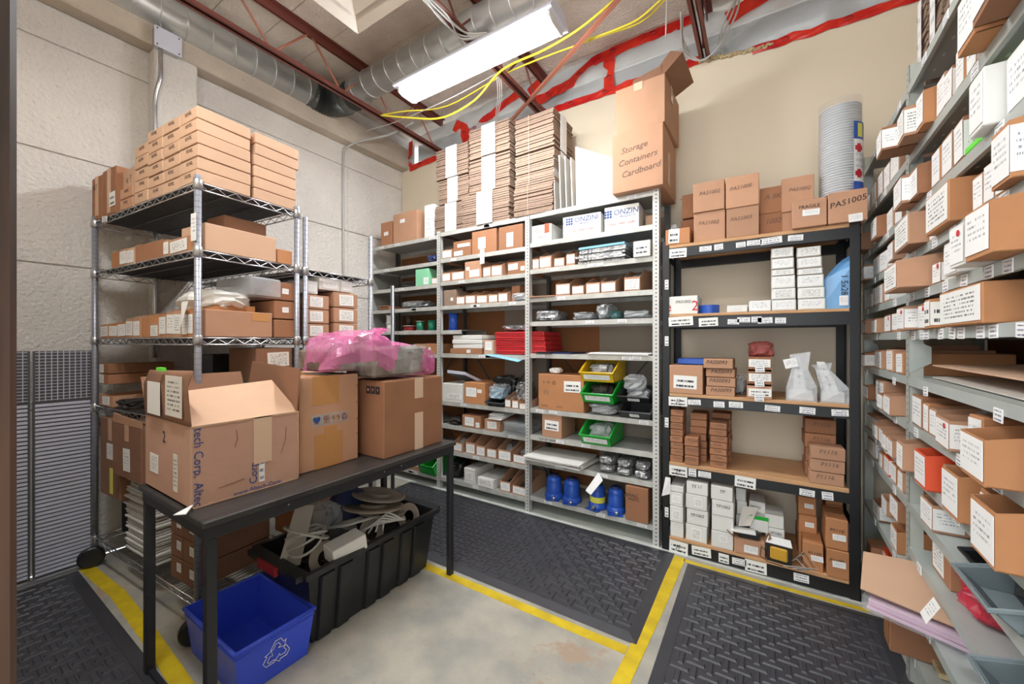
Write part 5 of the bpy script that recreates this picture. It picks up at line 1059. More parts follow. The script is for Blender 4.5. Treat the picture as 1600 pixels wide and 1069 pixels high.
# ================================================================== chrome wire shelving on casters (left)
WA = R(4.15); WO = (-3.28, .62); WL, WD = 1.203, .452
def ww_(s, v=0.0, o=WO):
    return (o[0] + s * math.cos(WA) - v * math.sin(WA), o[1] + s * math.sin(WA) + v * math.cos(WA))
def wpx(x):
    d = ray(x, 534); cx, cy = math.cos(WA), math.sin(WA); return (WO[1] * d.x - WO[0] * d.y) / (cx * d.y - cy * d.x)
def wire_rack(label, org, zs, top, casters=True, rzx=WA):
    t = thing('wire_shelving', label, 'shelf', (org[0], org[1], 0), rzx)
    for (a, b) in ((0, 0), (WL, 0), (0, WD), (WL, WD)):
        mb = MB(); mb.tube([(a, b, .11), (a, b, top)], .0135, 12); z = .14
        mb.build('post', 'post_grey', t, smooth=True)
        rm = MB(); z = .16
        while z < top: rm.lathe([(.0136, z), (.0141, z + .001), (.0136, z + .002)], 12, M=Matrix.Translation((a, b, 0)), caps=False); z += .0254
        stuff(rm.build('post_groove', 'wire_dark', t))
        if casters:
            MB().lathe([(.05, -.016), (.058, -.01), (.058, .01), (.05, .016)], 20, M=Matrix.Translation((a + .02, b - .02, .059)) @ Matrix.Rotation(R(75), 4, 'Z') @ Matrix.Rotation(R(90), 4, 'X')).build('caster_wheel', 'black_plastic', t, smooth=False)
            MB().box(a - .012, a + .016, b - .02, b + .014, .062, .12).build('caster_fork', 'zinc', t)
    for z in zs:
        sh = MB()
        for dz in (0, -.03):
            sh.tube([(.0, 0, z - .004 + dz), (WL, 0, z - .004 + dz)], .0032, 6); sh.tube([(0, WD, z - .004 + dz), (WL, WD, z - .004 + dz)], .0032, 6); sh.tube([(0, 0, z - .004 + dz), (0, WD, z - .004 + dz)], .0032, 6); sh.tube([(WL, 0, z - .004 + dz), (WL, WD, z - .004 + dz)], .0032, 6)
        s = sh.build('shelf_frame', 'chrome', t, smooth=True)
        tr = MB()
        for b in (0, WD):
            n_ = 30; tr.tube([(WL * i / n_, b, z - .006 - (.026 if i % 2 else 0)) for i in range(n_ + 1)], .0024, 5)
        for a in (0, WL):
            n_ = 12; tr.tube([(a, WD * i / n_, z - .006 - (.026 if i % 2 else 0)) for i in range(n_ + 1)], .0024, 5)
        tr.build('truss_wire', 'chrome', s, smooth=True)
        dk = MB(); k = 46
        for i in range(1, k): dk.tube([(WL * i / k, 0, z - .002), (WL * i / k, WD, z - .002)], .0017, 4)
        if z > 1: MB().box(.01, WL - .01, .01, WD - .01, z - .0002, z + .0008).build('shelf_liner', 'liner', s)
        for b in (.15, .3): dk.tube([(0, b, z - .006), (WL, b, z - .006)], .0026, 5)
        stuff(dk.build('deck_wires', 'wire_dark', s))
        for (a, b) in ((0, 0), (WL, 0), (0, WD), (WL, WD)):
            MB().lathe([(.0165, z - .036), (.019, z - .034), (.0175, z + .006), (.0155, z + .008)], 14, M=Matrix.Translation((a, b, 0))).build('collar', 'zinc', s, smooth=True)
    return t
WZ = [2.005, 1.709, 1.322, .934, .166]
wr = wire_rack('chrome wire shelving on casters stacked with long cartons on top', WO, WZ, 2.03)
tag_ = MB().box(-.035, .035, -.002, 0, -.016, .016).build('shelf_tag', 'label_small', wr, loc=(.17, -.006, 1.99), rot=(0, .1, 0))
MB().box(-.022, .022, -.0155, -.014, -.06, .06).build('post_tag', 'label_print', wr, loc=(WL - .004, -.0, 1.80)); MB().box(-.014, .014, -.0155, -.014, -.04, .04).build('post_tag', 'label_bold', wr, loc=(WL, 0, .56))
W2 = ww_(0, .50); wr2 = wire_rack('second chrome wire shelving behind the first, stacked with labelled cartons', W2, [1.705, 1.322, .934, .166], 1.985, True)
def won(s, z): x, y = ww_(s, .004); return (x, y, z + .0015)
# long cartons, six layers in four columns (front row) and one block behind
cols = [(1.035, 1.20, 6), (.872, 1.035, 6), (.708, .870, 6), (.545, .705, 5)]
for c, (a, b, n_) in enumerate(cols):
    for r in range(n_):
        x, y = ww_((a + b) / 2 + J(.003), .0 + J(.004)); h_ = .056 if c < 3 else .060
        carton('long pale flat carton, %s layer from bottom, %s column from the front post' % (ORD[r], ORD[c]), (x, y, 2.007 + r * h_), WA + J(.015), b - a - .003, .22, h_ - .0012, m='kraft_light', seam=False, txt='REVEL', tsize=.022, shear=0)
for r in range(6):
    x, y = ww_(1.10, .235 + (.008 if r > 3 else 0)); carton('long pale carton in the rear block, %s layer from bottom' % ORD[r], (x, y, 2.007 + r * .0555), WA + J(.01), .20, .215 + (.006 if r > 3 else 0), .0545, m='kraft_light', seam=False)
for i, (s, w_, h_, lb) in enumerate(((.44, .16, .115, 'lower short carton left of the long cartons'),)):
    for r in range(2): x, y = ww_(s, 0); carton(('upper' if r else 'lower') + ' short carton left of the long carton columns', (x, y, 2.007 + r * .058), WA, w_, .2, .056, m='kraft', seam=False, txt='REVEL', tsize=.02, shear=0)
x, y = ww_(.38, .03); t = carton('tall carton with arrow marks behind the short cartons', (x, y + .0, 2.125), WA, .24, .2, .12, m='kraft_light', seam=False); text('\u00ab ?', .06, t, (0, -.001, .06), 'ink_soft')
x, y = ww_(.21, 0); t = carton('upright taped carton with white label, second from left post', (x, y, 2.007), WA, .19, .2, .26, m='kraft_dark', tape=.95, lab=[(.25, .32, .42, .3, 'script')])
x, y = ww_(.03, .0); t = carton('upright taped carton at the left end of the top shelf', (x, y, 2.007), WA, .15, .22, .25, m='kraft_dark', tape=.9); text('NY', .05, t, (-.02, -.001, .19), 'ink')
# shelf 2
for i, (x0, x1, h_, m_, lb) in enumerate(((173, 185, .085, 'kraft_orange', 'plain orange-brown bin, first on second shelf of wire rack'), (186, 197, .09, 'kraft', 'bin with narrow label, second on second shelf of wire rack'), (197, 208, .085, 'kraft_light', 'bin with blue-white label, third on second shelf of wire rack'), (210, 217, .09, 'kraft_dark', 'narrow brown bin with torn paper, wire rack second shelf'), (219, 253, .085, 'orange_red', 'reddish bin of folded brown papers, wire rack second shelf'), (254, 262, .075, 'kraft', 'narrow bin with curled label, wire rack second shelf'), (264, 292, .07, 'kraft', 'wide bin covered by printed labels, wire rack second shelf'), (293, 302, .07, 'kraft_orange', 'last small bin beside the front post, wire rack'))):
    s0, s1 = wpx(x0), wpx(x1); x, y = ww_((s0 + s1) / 2, .004)
    open_bin(lb, (x, y, WZ[1] + .001), WA, s1 - s0, .2, h_, h_ * 1.05, 'kraft_dark' if m_ == 'orange_red' else m_, lw=0 if i in (0, 3, 4, 7) else .92, lm='label_bold' if i == 6 else 'label_print', fill='orange_contents' if i in (4,) else None)
x, y = ww_(1.02, .15); carton('dark brown carton set back behind the labelled bins', (x, y, WZ[1] + .001), WA, .16, .2, .21, m='kraft_side', seam=False)
# long shallow carton facing right side
def wside(v0, v1, z, h_, dd, label, **kw):   # cartons facing the right-hand end of the rack
    x, y = ww_(WL - kw.pop('inset', .006), (v0 + v1) / 2); return carton(label, (x, y, z + .0015), WA + R(90), v1 - v0, dd, h_, **kw)
wside(.03, .345, WZ[1], .125, .22, 'long pale carton on second shelf facing the table side', m='kraft_light', seam=False)
wside(.352, .43, WZ[1], .075, .22, 'open carton with arched flap next to long pale carton', m='kraft_orange', seam=False)
# shelf 3
xs = [155, 167, 181, 194, 206, 217, 232, 245, 257, 269, 281, 291, 300]
for i in range(12):
    s0, s1 = wpx(xs[i]), wpx(xs[i + 1] - 1); x, y = ww_((s0 + s1) / 2, .004 + abs(J(.006))); h_ = (.075, .075, .085, .10, .10, .10, .07, .11, .12, .12, .12, .115)[i]
    open_bin('bin with printed label, %s from left post, third shelf of wire rack' % ORD[i], (x, y, WZ[2] + .001), WA + J(.02), abs(s1 - s0), .26, h_, h_ * 1.35, RND.choice(['kraft', 'kraft_orange']), lm='label_bold' if i % 3 == 0 else 'label_print', fill=RND.choice([None, 'dark_contents', 'orange_contents']), lw=0 if i == 5 else .93)
t = wside(.03, .325, WZ[2], .125, .34, 'wide shallow tray carton filled with white sheeting', m='kraft', seam=False); MB().box(.05, .13, -.001, 0, .08, .12).build('packing_tape', 'tape_tan', t)
x, y = ww_(.98, .03); tag(lump(.42, .26, .13, 7, 16, .2, ex=.8).build('white_sheeting', 'white_card', loc=(x, y, WZ[2] + .11), rz=WA), 'crumpled white sheeting heaped on the shallow tray carton', 'sheet')
x, y = ww_(1.07, .0); tag(MB().plate((0, 0, 0), (.06, 0, 0), (.05, -.02, -.10), (.01, -.01, -.12), .001).build('paper_strip', 'white_paper', loc=(x, y - .005, WZ[2] + .16), rz=WA), 'white paper corner hanging down near the front post', 'paper')
x, y = ww_(1.08, .20); tag(MB().cbox(-.14, .14, 0, .16, 0, .1, .01).build('clear_tub', 'clear_bag', loc=(x, y, WZ[2] + .2), rz=WA + .1), 'clear plastic lid tub standing on the sheeting', 'tub')
for c, (v0, v1) in enumerate(((.335, .45),)):
    for r in range(3): wside(v0, v1, WZ[2] + r * .098, .094, .3, 'brown carton stacked behind first rack post, %s from bottom' % ORD[r], m='kraft_dark', seam=False, lab=[(.0, .5, .3, .3)] if r else None)
for c, (v0, v1) in enumerate(((.02, .155), (.19, .36))):
    for r in range(3):
        x, y = ww_(WL - .01, (v0 + v1) / 2, W2); carton('carton with barcode label, %s from bottom, %s column of second wire rack' % (ORD[r], ('left', 'right')[c]), (x, y, WZ[2] + .0015 + r * (.082 if c == 0 else .093)), WA + R(90), v1 - v0, .3, .080 if c == 0 else .091, m='kraft', seam=False, lab=[(-.1 if c == 0 else 0, .5, .6, .72, 'label_bold')])
for i, (v0, v1) in enumerate(((.0, .09), (.10, .24), (.245, .33))):
    x, y = ww_(WL - .02, (v0 + v1) / 2, W2); carton('white carton with blue stripe, %s on top of the labelled cartons' % ORD[i], (x, y, WZ[2] + (.25 if i == 0 else .283)), WA + R(90), v1 - v0, .3, .075, m='white_card', seam=False, lab=[(0, .4, .7, .5)])
# shelf 4
for r in range(3):
    x, y = ww_(.10, .01); carton('flat brown carton with end label, %s from bottom, fourth shelf' % ORD[r], (x, y, WZ[3] + .065 + r * .06), WA, .13, .3, .058, m='kraft_dark', seam=False, lab=[(-.25, .5, .45, .8, 'label_bold')]) if r else open_bin('open bin with curled paper at the left of fourth shelf', (x + .04, y, WZ[3] + .0015), WA, .2, .3, .063, .063, 'kraft', lw=.5, run=.1)
x, y = ww_(.62, .08); bag('teal film bag on the fourth shelf behind the flap', (x, y, WZ[3] + .002), WA, .34, .3, .2, 'teal_bag', 12, 'teal')
x, y = ww_(1.0, .16); bag('second teal grey bag next to the front post', (x, y, WZ[3] + .002), WA, .3, .25, .2, 'teal_bag', 13, 'teal_gray')
x, y = ww_(.35, .0); bag('dark cable bundle with white plug at fourth shelf edge', (x, y - .01, WZ[3] - .0 + .002), WA, .22, .2, .05, 'dark_contents', 14, name='cable_heap', cat='cable')
for r in range(2): wside(.13, .24, WZ[3] + .03 + r * .07, .062, .25, '%s dark carton with white label behind the post' % ('lower', 'upper')[r], m='jamb_dark', seam=False, lab=[(0, .5, .8, .7, 'label_bold')])
wside(.245, .43, WZ[3], .335, .25, 'brown carton with printed sheet label behind the open flap', m='kraft_side', seam=False, lab=[(.1, .82, .6, .22, 'shipping')])
x, y = ww_(.80, .2); carton('black case on the fourth shelf behind the front post', (x, y, WZ[3] + .002), WA, .16, .2, .3, m='black_plastic', seam=False)
# bottom shelf
t = thing('flat_carton_stack', 'tall stack of flattened white-edged cartons on the bottom shelf', 'cartons', (*ww_(.56, .02), WZ[4] + .002), WA)
mb = MB(); n_ = 30
for i in range(n_):
    a, b = J(.012), J(.015); mb.box(-.2 + a, .14 + a, b, .30 + b, i * .0145, i * .0145 + .0085)
stuff(mb.build('flattened_cartons', 'white_card', t)); mb = MB()
for i in range(n_): mb.box(-.18, .12, .02, .27, i * .0145 + .008, i * .0145 + .0155)
stuff(mb.build('inner_flutes', 'kraft_side', t))
x, y = ww_(.26, .02); t = carton('tall open brown carton with yellow tape, left, under fourth shelf', (x, y - .03, .449), WA, .27, .34, .43, m='kraft_side', seam=False, tape=.28, lab=[(-.0, .58, .3, .2)]); MB().box(.0, .04, -.002, 0, .02, .16).build('yellow_tape', 'yellow_label', t)
x, y = ww_(.58, -.01); t = carton('tall open brown carton right of the yellow taped one', (x, y - .03, .61), WA, .34, .34, .27, m='kraft_side', seam=False, tape=.3, lab=[(-.0, .35, .24, .42)])
MB().plate((-.17, .0, .27), (.17, 0, .27), (.17, .0, .30), (-.17, .0, .32), .004).build('open_flap', 'kraft', t)
x, y = ww_(.2, .1); carton('dark carton propping the tall open carton on bottom shelf', (x, y, WZ[4] + .002), WA, .3, .28, .28, m='jamb_dark', seam=False)
for c in range(2):
    for r in range(3 - (c == 0) * 0):
        x, y = ww_(.93 + c * .125, .03 + c * .0); carton('small dark brown carton with tag, %s from bottom, %s column, bottom shelf' % (ORD[r], ('left', 'right')[c]), (x, y, WZ[4] + .002 + r * .105), WA, .12, .33, .102, m='kraft_side', seam=False, lab=[(.2, .6, .35, .4)])
for k, (v, r_, h_) in enumerate(((.30, .085, 1.6), )):
    pass
prof = []
for i in range(14): prof += [(.115, i * .024), (.107, i * .024 + .012)]
for i, (s_, z_, lb) in enumerate(((.60, WZ[3], 'grey ribbed hose coil on the fourth shelf behind the first wire rack'), (.60, WZ[2], 'grey ribbed hose coil standing one shelf higher behind the bins'), (.33, WZ[3], 'grey ribbed hose coil farthest left behind the first wire rack'))):
    t = thing('hose_coil', lb, 'hose', (*ww_(s_, .25, W2), z_ + .002), 0); MB().lathe(prof, 24).build('ribbed_hose', 'chair_grey', t)
# lone pole between table and grey shelving
t = thing('steel_pole', 'lone round grey steel pole standing in front of the grey shelving', 'pole', (-2.075, 1.775, 0), 0)
MB().tube([(0, 0, 0.012), (0, 0, 1.675)], .0125, 12).build('pole_shaft', 'wire_dark', t, smooth=True); MB().lathe([(.07, 0), (.07, .008), (.02, .014)], 20).build('pole_base', 'steel_black', t)
# ------------------------------------------------------------------ wire shelf panels leaning against the left wall
t = thing('wire_panel_stack', 'white slatted shelf panels leaning against the concrete wall', 'panels', (-3.37, .0, 0), 0)
for p, (y0, y1) in enumerate(((-.35, .10), (.11, .385), (.395, .618))):
    mb = MB(); 
    for i in range(43): mb.box(0.0, .016, y0, y1, .02 + i * .022, .02 + i * .022 + .0145)
    stuff(mb.build('slats', 'lamp_housing', t, loc=(.012 * p, 0, 0)))
    mb = MB()
    for y in (y0 + .003, y1 - .003): mb.box(.012, .022, y - .004, y + .004, 0.01, 1.25)
    if p == 1: mb.box(.014, .02, y0 + .09, y0 + .098, .01, .96)
    mb.build('panel_frame', 'rack_dark', t, loc=(.012 * p, 0, 0))
    mb = MB()
    for i in range(16): mb.tube([(.018, y0, .98 + i * .0175), (.018, y1, .98 + i * .0175)], .0024, 4)
    k = int((y1 - y0) / .022)
    for i in range(k + 1): mb.tube([(.014, y0 + (y1 - y0) * i / k, .975), (.014, y0 + (y1 - y0) * i / k, 1.25)], .0024, 4)
    stuff(mb.build('wire_mesh', 'lamp_housing', t, loc=(.012 * p, 0, 0))); MB().box(-.004, -.001, y0, y1, .01, 1.25).build('back_sheet', 'rack_dark', t, loc=(.012 * p, 0, 0))
tag(MB().box(-3.32, -3.29, -.35, .62, 0, .014).build('floor_rail', 'zinc'), 'thin metal rail on the floor at the foot of the leaning panels', 'rail')

# ================================================================== table
TX0, TX1, TY0, TY1, TZ = -2.05, -1.447, .505, 1.69, .742
tb = thing('work_table', 'black narrow table carrying three large cartons', 'table', ((TX0 + TX1) / 2, (TY0 + TY1) / 2, 0), 0)
a, b = (TX1 - TX0) / 2, (TY1 - TY0) / 2
tbk = mat('table_top', (64, 62, 60), .38, nz=.35, nscale=5, stretch=(12, 1, 4), col2=(44, 42, 42)); mat('table_leg', (46, 47, 51), .45, .2)
MB().cbox(-a, a, -b, b, TZ - .022, TZ, .003).build('table_top', 'table_top', tb)
mb = MB(); mb.box(-a + .01, -a + .035, -b + .01, b - .01, TZ - .062, TZ - .0225); mb.box(a - .035, a - .01, -b + .01, b - .01, TZ - .062, TZ - .0225); mb.box(-a + .036, a - .036, -b + .01, -b + .035, TZ - .062, TZ - .0225); mb.box(-a + .036, a - .036, b - .035, b - .01, TZ - .062, TZ - .0225); mb.build('apron', 'table_leg', tb)
for sx in (-1, 1):
    for y in (-b + .027, b - .027) : MB().cbox(sx * (a - .024) - .015, sx * (a - .024) + .015, y - .015, y + .015, 0, TZ - .063, .002).build('leg', 'table_leg', tb)
    if sx > 0: MB().box(-a + .04, a - .04, -b + .02, -b + .035, 0.0, .022).build('foot_bar', 'table_leg', tb)
for y in (-.33, .1, .2): MB().lathe([(.004, 0), (.004, .003)], 8, M=Matrix.Translation((a - .010, y, TZ - .035)) @ Matrix.Rotation(math.pi / 2, 4, 'Y')).build('screw', 'chrome', tb)
# old open carton: front (+x) face carries the blue lettering; local x runs along world +y
def tcart(label, y0, y1, xf, dd, h_, **kw):
    return carton(label, (xf, (y0 + y1) / 2, TZ + .0015), R(90), y1 - y0, dd, h_, **kw)
bxA = thing('open_carton', 'large battered open carton with blue lettering on the near table end', 'box', (-1.592, .70, TZ + .0015), R(90)); wA, dA, hA = .356, .44, .275; q = wA / 2
mb = MB(); mb.box(-q, q, 0, .005, 0, hA); mb.box(-q, q, dA - .005, dA, 0, hA); mb.box(-q, -q + .005, .005, dA - .005, 0, hA); mb.box(q - .005, q, .005, dA - .005, 0, hA); mb.box(-q, q, .005, dA - .005, 0, .005); mb.build('carton_body', 'kraft_worn', bxA)
# flaps: near (towards -y world = local -x) stands up and curls; front flap folded over; far flap stands
ns = 10; vs = []; fs = []
for i in range(ns + 1):
    u = i / ns; x = -q - .012 * math.sin(u * 1.2) + (.03 * max(0, u - .7) * 2); z = hA + .185 * u
    for y in (.0 + .004 * u, dA - .03 * u): vs += [(x, y, z - (.012 if y > .2 else 0) * u)]
for i in range(ns): fs.append((2 * i, 2 * i + 1, 2 * i + 3, 2 * i + 2))
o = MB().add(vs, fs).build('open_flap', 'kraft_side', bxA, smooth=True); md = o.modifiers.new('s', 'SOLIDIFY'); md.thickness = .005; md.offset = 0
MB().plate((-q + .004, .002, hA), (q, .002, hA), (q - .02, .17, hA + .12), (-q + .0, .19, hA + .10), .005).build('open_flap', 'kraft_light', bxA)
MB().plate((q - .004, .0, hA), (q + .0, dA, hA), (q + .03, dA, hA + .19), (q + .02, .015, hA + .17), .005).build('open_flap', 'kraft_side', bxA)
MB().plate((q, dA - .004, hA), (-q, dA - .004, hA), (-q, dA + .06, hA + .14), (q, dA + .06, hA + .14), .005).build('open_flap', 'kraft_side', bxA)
text('tech Corp.', .038, bxA, (-q + .020, -.001, .185), 'ink_blue', roll=-1.5708); text('Altec', .038, bxA, (-q + .020, -.001, .045), 'ink_blue', roll=-1.5708)
text('Corp.', .038, bxA, (.012, -.001, .075), 'ink_blue', roll=1.5708); MB().box(.03, .05, -.001, 0, .03, .115).build('small_print', 'label_small', bxA)
text('2', .06, bxA, (-q - .001, .24, .21), 'ink', rz=R(-90), name='handwriting'); 
text('www.Altech-Corp.', .022, bxA, (.03, -.001, .012), 'ink_blue', name='lettering')
def sidelab(par, y, z, w_, h_, m, x): 
    o = paper(par, 0, 0, w_, h_, m, loc=(x, y, z), rz=R(-90)); return o
sidelab(bxA, .34, .10, .085, .07, 'label_bold', -q - .0015); sidelab(bxA, .13, .10, .038, .13, 'shipping', -q - .0015)
sidelab(bxA, .11, hA + .095, .15, .14, 'shipping', -q - .013); sidelab(bxA, .30, hA + .075, .13, .12, 'white_paper', -q - .014)
MB().box(.012, .075, -.002, 0, .10, .275).build('packing_tape', 'tape_clear', bxA)
mb = MB()
for i in range(22):
    z0 = i * .0125; mb.box(-q - .0015, -q + .003 + abs(J(.003)), -.0015, .002 + abs(J(.002)), z0, z0 + .0125); mb.box(q - .003 - abs(J(.003)), q + .0015, -.0015, .002, z0, z0 + .0125)
for i in range(30): x0 = -q + i * wA / 30; mb.box(x0, x0 + wA / 30, -.0015, .002, 0, .002 + abs(J(.005))); mb.box(x0, x0 + wA / 30, -.002, .003, hA - .004 - abs(J(.003)), hA + .001)
stuff(mb.build('frayed_edge', 'kraft_light', bxA))
for (xa, za, xb, zb_) in ((-.05, .18, -.045, .24), (.11, .12, .13, .22), (-.10, .05, -.02, .06), (.02, .09, .03, .135)): MB().tube([(xa, -.0005, za), ((xa + xb) / 2 + .006, -.001, (za + zb_) / 2), (xb, -.0005, zb_)], .0012, 4).build('crease', 'kraft_side', bxA)
MB().box(-q - .02, -q - .006, .2, .25, hA + .178, hA + .19).build('green_sticker', 'green_neon', bxA)
tag(MB().plate((0, 0, 0), (.03, .015, .02), (.05, -.01, .004), (.015, -.03, .0), .003).build('torn_corner', 'white_paper', loc=(-1.60, .505, TZ + .003)), 'torn white paper scrap at the foot of the battered carton', 'paper')
bxC = tcart('tall tan carton with blue handling symbols in the middle of the table', .905, 1.19, -1.635, .38, .405, m='kraft', lab=None)
MB().box(-.085, .04, -.001, 0, .28, .405).build('packing_tape', 'tape_tan', bxC); MB().box(-.075, .06, -.001, 0, .0, .15).build('packing_tape', 'tape_tan', bxC); MB().box(-.03, .03, -.0014, 0, .12, .18).build('packing_tape', 'tape_tan', bxC); MB().box(-.05, .05, -.001, .38, .405, .4065).build('packing_tape', 'tape_tan', bxC)
for i, (s, m_) in enumerate((('\u2665', 'ink_blue'), ('\u2602', 'ink_blue'), ('\u2191\u2191', 'ink_soft'), ('\u267B', 'ink_blue'))):
    x = -.066 + .045 * i
    MB().box(x - .018, x + .018, -.0008, 0, .19, .235).build('symbol_panel', 'blue_light', bxC); MB().box(x - .0155, x + .0155, -.0012, 0, .1925, .2325).build('symbol_field', 'kraft', bxC)
    text(s, .03, bxC, (x, -.0016, .212), m_)
for z in (.12, .19, .27, .35): MB().lathe([(.003, 0), (.003, .0015)], 6, M=Matrix.Translation((.135, 0, z)) @ Matrix.Rotation(math.pi / 2, 4, 'X')).build('staple', 'ink_soft', bxC)
bxD = tcart('dark tan carton with pale tape strips at the far table end', 1.238, 1.638, -1.507, .40, .368, m='kraft_dark')
for z0, z1 in ((.265, .369), (0.0, .19)): MB().box(-.005, .053, -.0012, 0, z0, z1).build('packing_tape', 'tape_clear', bxD)
MB().box(-.005, .053, -.0012, .4, .3685, .37).build('packing_tape', 'tape_clear', bxD)
for i in range(3):
    MB().cbox(-.2012, -.2, .03 + .035 * i, .06 + .035 * i, .305, .342, .0002).build('symbol_field', 'ink', bxD); text(('\u25CF', '\u2602', '\u2191')[2 - i], .02, bxD, (-.2016, .045 + .035 * i, .323), 'kraft', rz=R(-90))
# foam blocks in a pink bag lying across the two cartons
t = thing('bagged_foam', 'grey foam blocks wrapped in a shiny pink plastic bag on the cartons', 'package', (-1.60, 1.34, TZ + .372), R(88))
MB().cbox(-.13, .225, -.060, .17, .016, .162, .012, M=Matrix.Rotation(R(-1), 4, 'Y')).build('foam_block', 'grey_foam', t); MB().cbox(-.32, -.16, .03, .26, .05, .15, .01).build('foam_block', 'grey_foam', t)
MB().box(-.30, -.26, .045, .05, .07, .17).build('pink_strip', 'pink_foam', t)
# bag: lofted film around the blocks, gathered on the near upper edge
vs = []; fs = []; NU, NV = 40, 26
for i in range(NU + 1):
    u = i / NU; X = -.345 + .650 * u
    e = (1 - abs(2 * u - 1) ** 9) ** .5
    hz = (.155 + .035 * math.sin(u * 3.1 + .3) ** 2 - .02 * max(0, u - .6)) * (.25 + .75 * e); zb = .052 if u < .33 else .052 * max(0, (.5 - u) / .17) + .004
    for j in range(NV):
        a_ = 2 * math.pi * j / NV; sp = lambda x, e_: math.copysign(abs(x) ** e_, x)
        yy = .085 + sp(math.cos(a_), .5) * (.165 * (.35 + .65 * e)); zz = zb + (hz - 0.0) * (sp(math.sin(a_), .45) + 1) / 2
        nn = noise.noise(Vector((X * 14, a_ * 1.7, 2))) * .016 + noise.noise(Vector((X * 34, a_ * 4, 6))) * .008
        vs.append((X + nn, yy + nn * (1 if math.cos(a_) < 0 else -1), max(zb * .95, zz + abs(nn) * (1.5 if math.sin(a_) > .3 else 0))))
for i in range(NU):
    for j in range(NV): fs.append((i * NV + j, i * NV + (j + 1) % NV, (i + 1) * NV + (j + 1) % NV, (i + 1) * NV + j))
mb = MB().add(vs, fs); X_ = lambda f: sum(vs[k_][0] for k_ in f) / 4; A_ = lambda q_: 2 * math.pi * ((q_ % NV) + .5) / NV
mb.m = [1 if (-.03 < X_(f) - .35 * (vs[f[0]][2] - .08) < .15 and math.cos(A_(q_)) < -.05 and vs[f[0]][2] < .172) or (-.30 < X_(f) < -.12 and math.cos(A_(q_)) < -.3 and vs[f[0]][2] < .12) else 0 for q_, f in enumerate(fs)]
mb.build('bag_film', ['pink_bag', 'clear_film'], t, smooth=False)
vs = []; fs = []
for i in range(14):
    for j in range(10):
        a_ = 2 * math.pi * j / 10; r_ = (.035, .014, .008, .013, .028, .04)[min(5, i // 2)] * (1 + .45 * noise.noise(Vector((i * .6, j * 1.9, 0)))); vs.append((-.06 + r_ * math.cos(a_) + .002 * i, .02 + r_ * math.sin(a_), .192 + .005 * i))
for i in range(13):
    for j in range(10): fs.append((i * 10 + j, i * 10 + (j + 1) % 10, (i + 1) * 10 + (j + 1) % 10, (i + 1) * 10 + j))
MB().add(vs, fs).build('gathered_knot', 'pink_bag', t)
# ------------------------------------------------------------------ black tote
t = thing('storage_tote', 'large black plastic tote of round lids and scraps under the table', 'tote', (-1.60, 1.30, .001), R(90)); L2, W_, HT = .375, .42, .325; tp = .035
def ring(z, l, y0, y1): return [(-l, y0, z), (l, y0, z), (l, y1, z), (-l, y1, z)]
mb = MB(); o0 = ring(0, L2 - tp, tp, W_ - tp); o1 = ring(HT, L2, 0, W_); i1 = ring(HT, L2 - .006, .006, W_ - .006); i0 = ring(.006, L2 - tp - .006, tp + .006, W_ - tp - .006)
mb.add(o0 + o1 + i1 + i0, [(0, 1, 5, 4), (1, 2, 6, 5), (2, 3, 7, 6), (3, 0, 4, 7), (0, 3, 2, 1), (4, 5, 9, 8), (5, 6, 10, 9), (6, 7, 11, 10), (7, 4, 8, 11), (8, 9, 13, 12), (9, 10, 14, 13), (10, 11, 15, 14), (11, 8, 12, 15), (12, 13, 14, 15)])
mb.build('tote_body', 'black_plastic', t)
for x in (-.29, -.2, -.05, .04, .16, .25):
    w0 = .034; MB().add([(x - w0, tp - .002, .0), (x + w0, tp - .002, 0), (x + w0, -.002, HT - .03), (x - w0, -.002, HT - .03), (x - w0 + .006, tp - .014, .004), (x + w0 - .006, tp - .014, .004), (x + w0 - .006, -.012, HT - .034), (x - w0 + .006, -.012, HT - .034)], [(4, 5, 6, 7), (0, 1, 5, 4), (1, 2, 6, 5), (2, 3, 7, 6), (3, 0, 4, 7)]).build('wall_rib', 'black_plastic', t)
mb = MB(); rim = [(-L2 - .012, -.012), (L2 + .012, -.012), (L2 + .012, W_ + .012), (-L2 - .012, W_ + .012)]
mb.box(-L2 - .02, L2 + .02, -.02, .004, HT - .018, HT + .006); mb.box(-L2 - .02, L2 + .02, W_ - .004, W_ + .02, HT - .018, HT + .006); mb.box(-L2 - .05, -L2 + .004, .004, W_ - .004, HT - .018, HT + .006); mb.box(L2 - .004, L2 + .05, .004, W_ - .004, HT - .018, HT + .006); mb.build('rim', 'black_plastic', t)
MB().cbox(-L2 - .065, -L2 - .048, .14, .30, HT - .03, HT + .010, .005).build('latch_handle', 'red_dark', t)
for i, (x, y, z, r_, tx, ty, m_) in enumerate(((.14, .2, .37, .15, .10, -.22, 'chair_grey'), (.10, .19, .40, .16, -.02, -.18, 'backer_grey'), (.16, .22, .435, .145, .12, -.16, 'chair_grey'), (-.02, .2, .36, .13, -.2, -.25, 'cable_grey'))):
    c_ = (-1.60 - y, 1.30 + x, z)
    o = MB().lathe([(r_, 0), (r_, .006), (r_ * .93, .012), (r_ * .9, .006), (r_ * .45, .006), (r_ * .4, .018), (.0, .018)], 32).build('plastic_disc', m_, loc=c_, rot=(ty, tx, .2 * i), smooth=False)
    tag(o, ('lowest', 'middle', 'topmost', 'leftmost tilted')[i] + ' round grey plastic disc piled in the black tote', 'disc')
tag(MB().lathe([(.12, 0), (.125, .01), (.10, .05), (0, .06)], 24).build('navy_disc', 'navy', loc=(-1.92, 1.34, .37), rot=(.3, 1.1, 0)), 'dark blue round cover at the back of the black tote', 'lid')
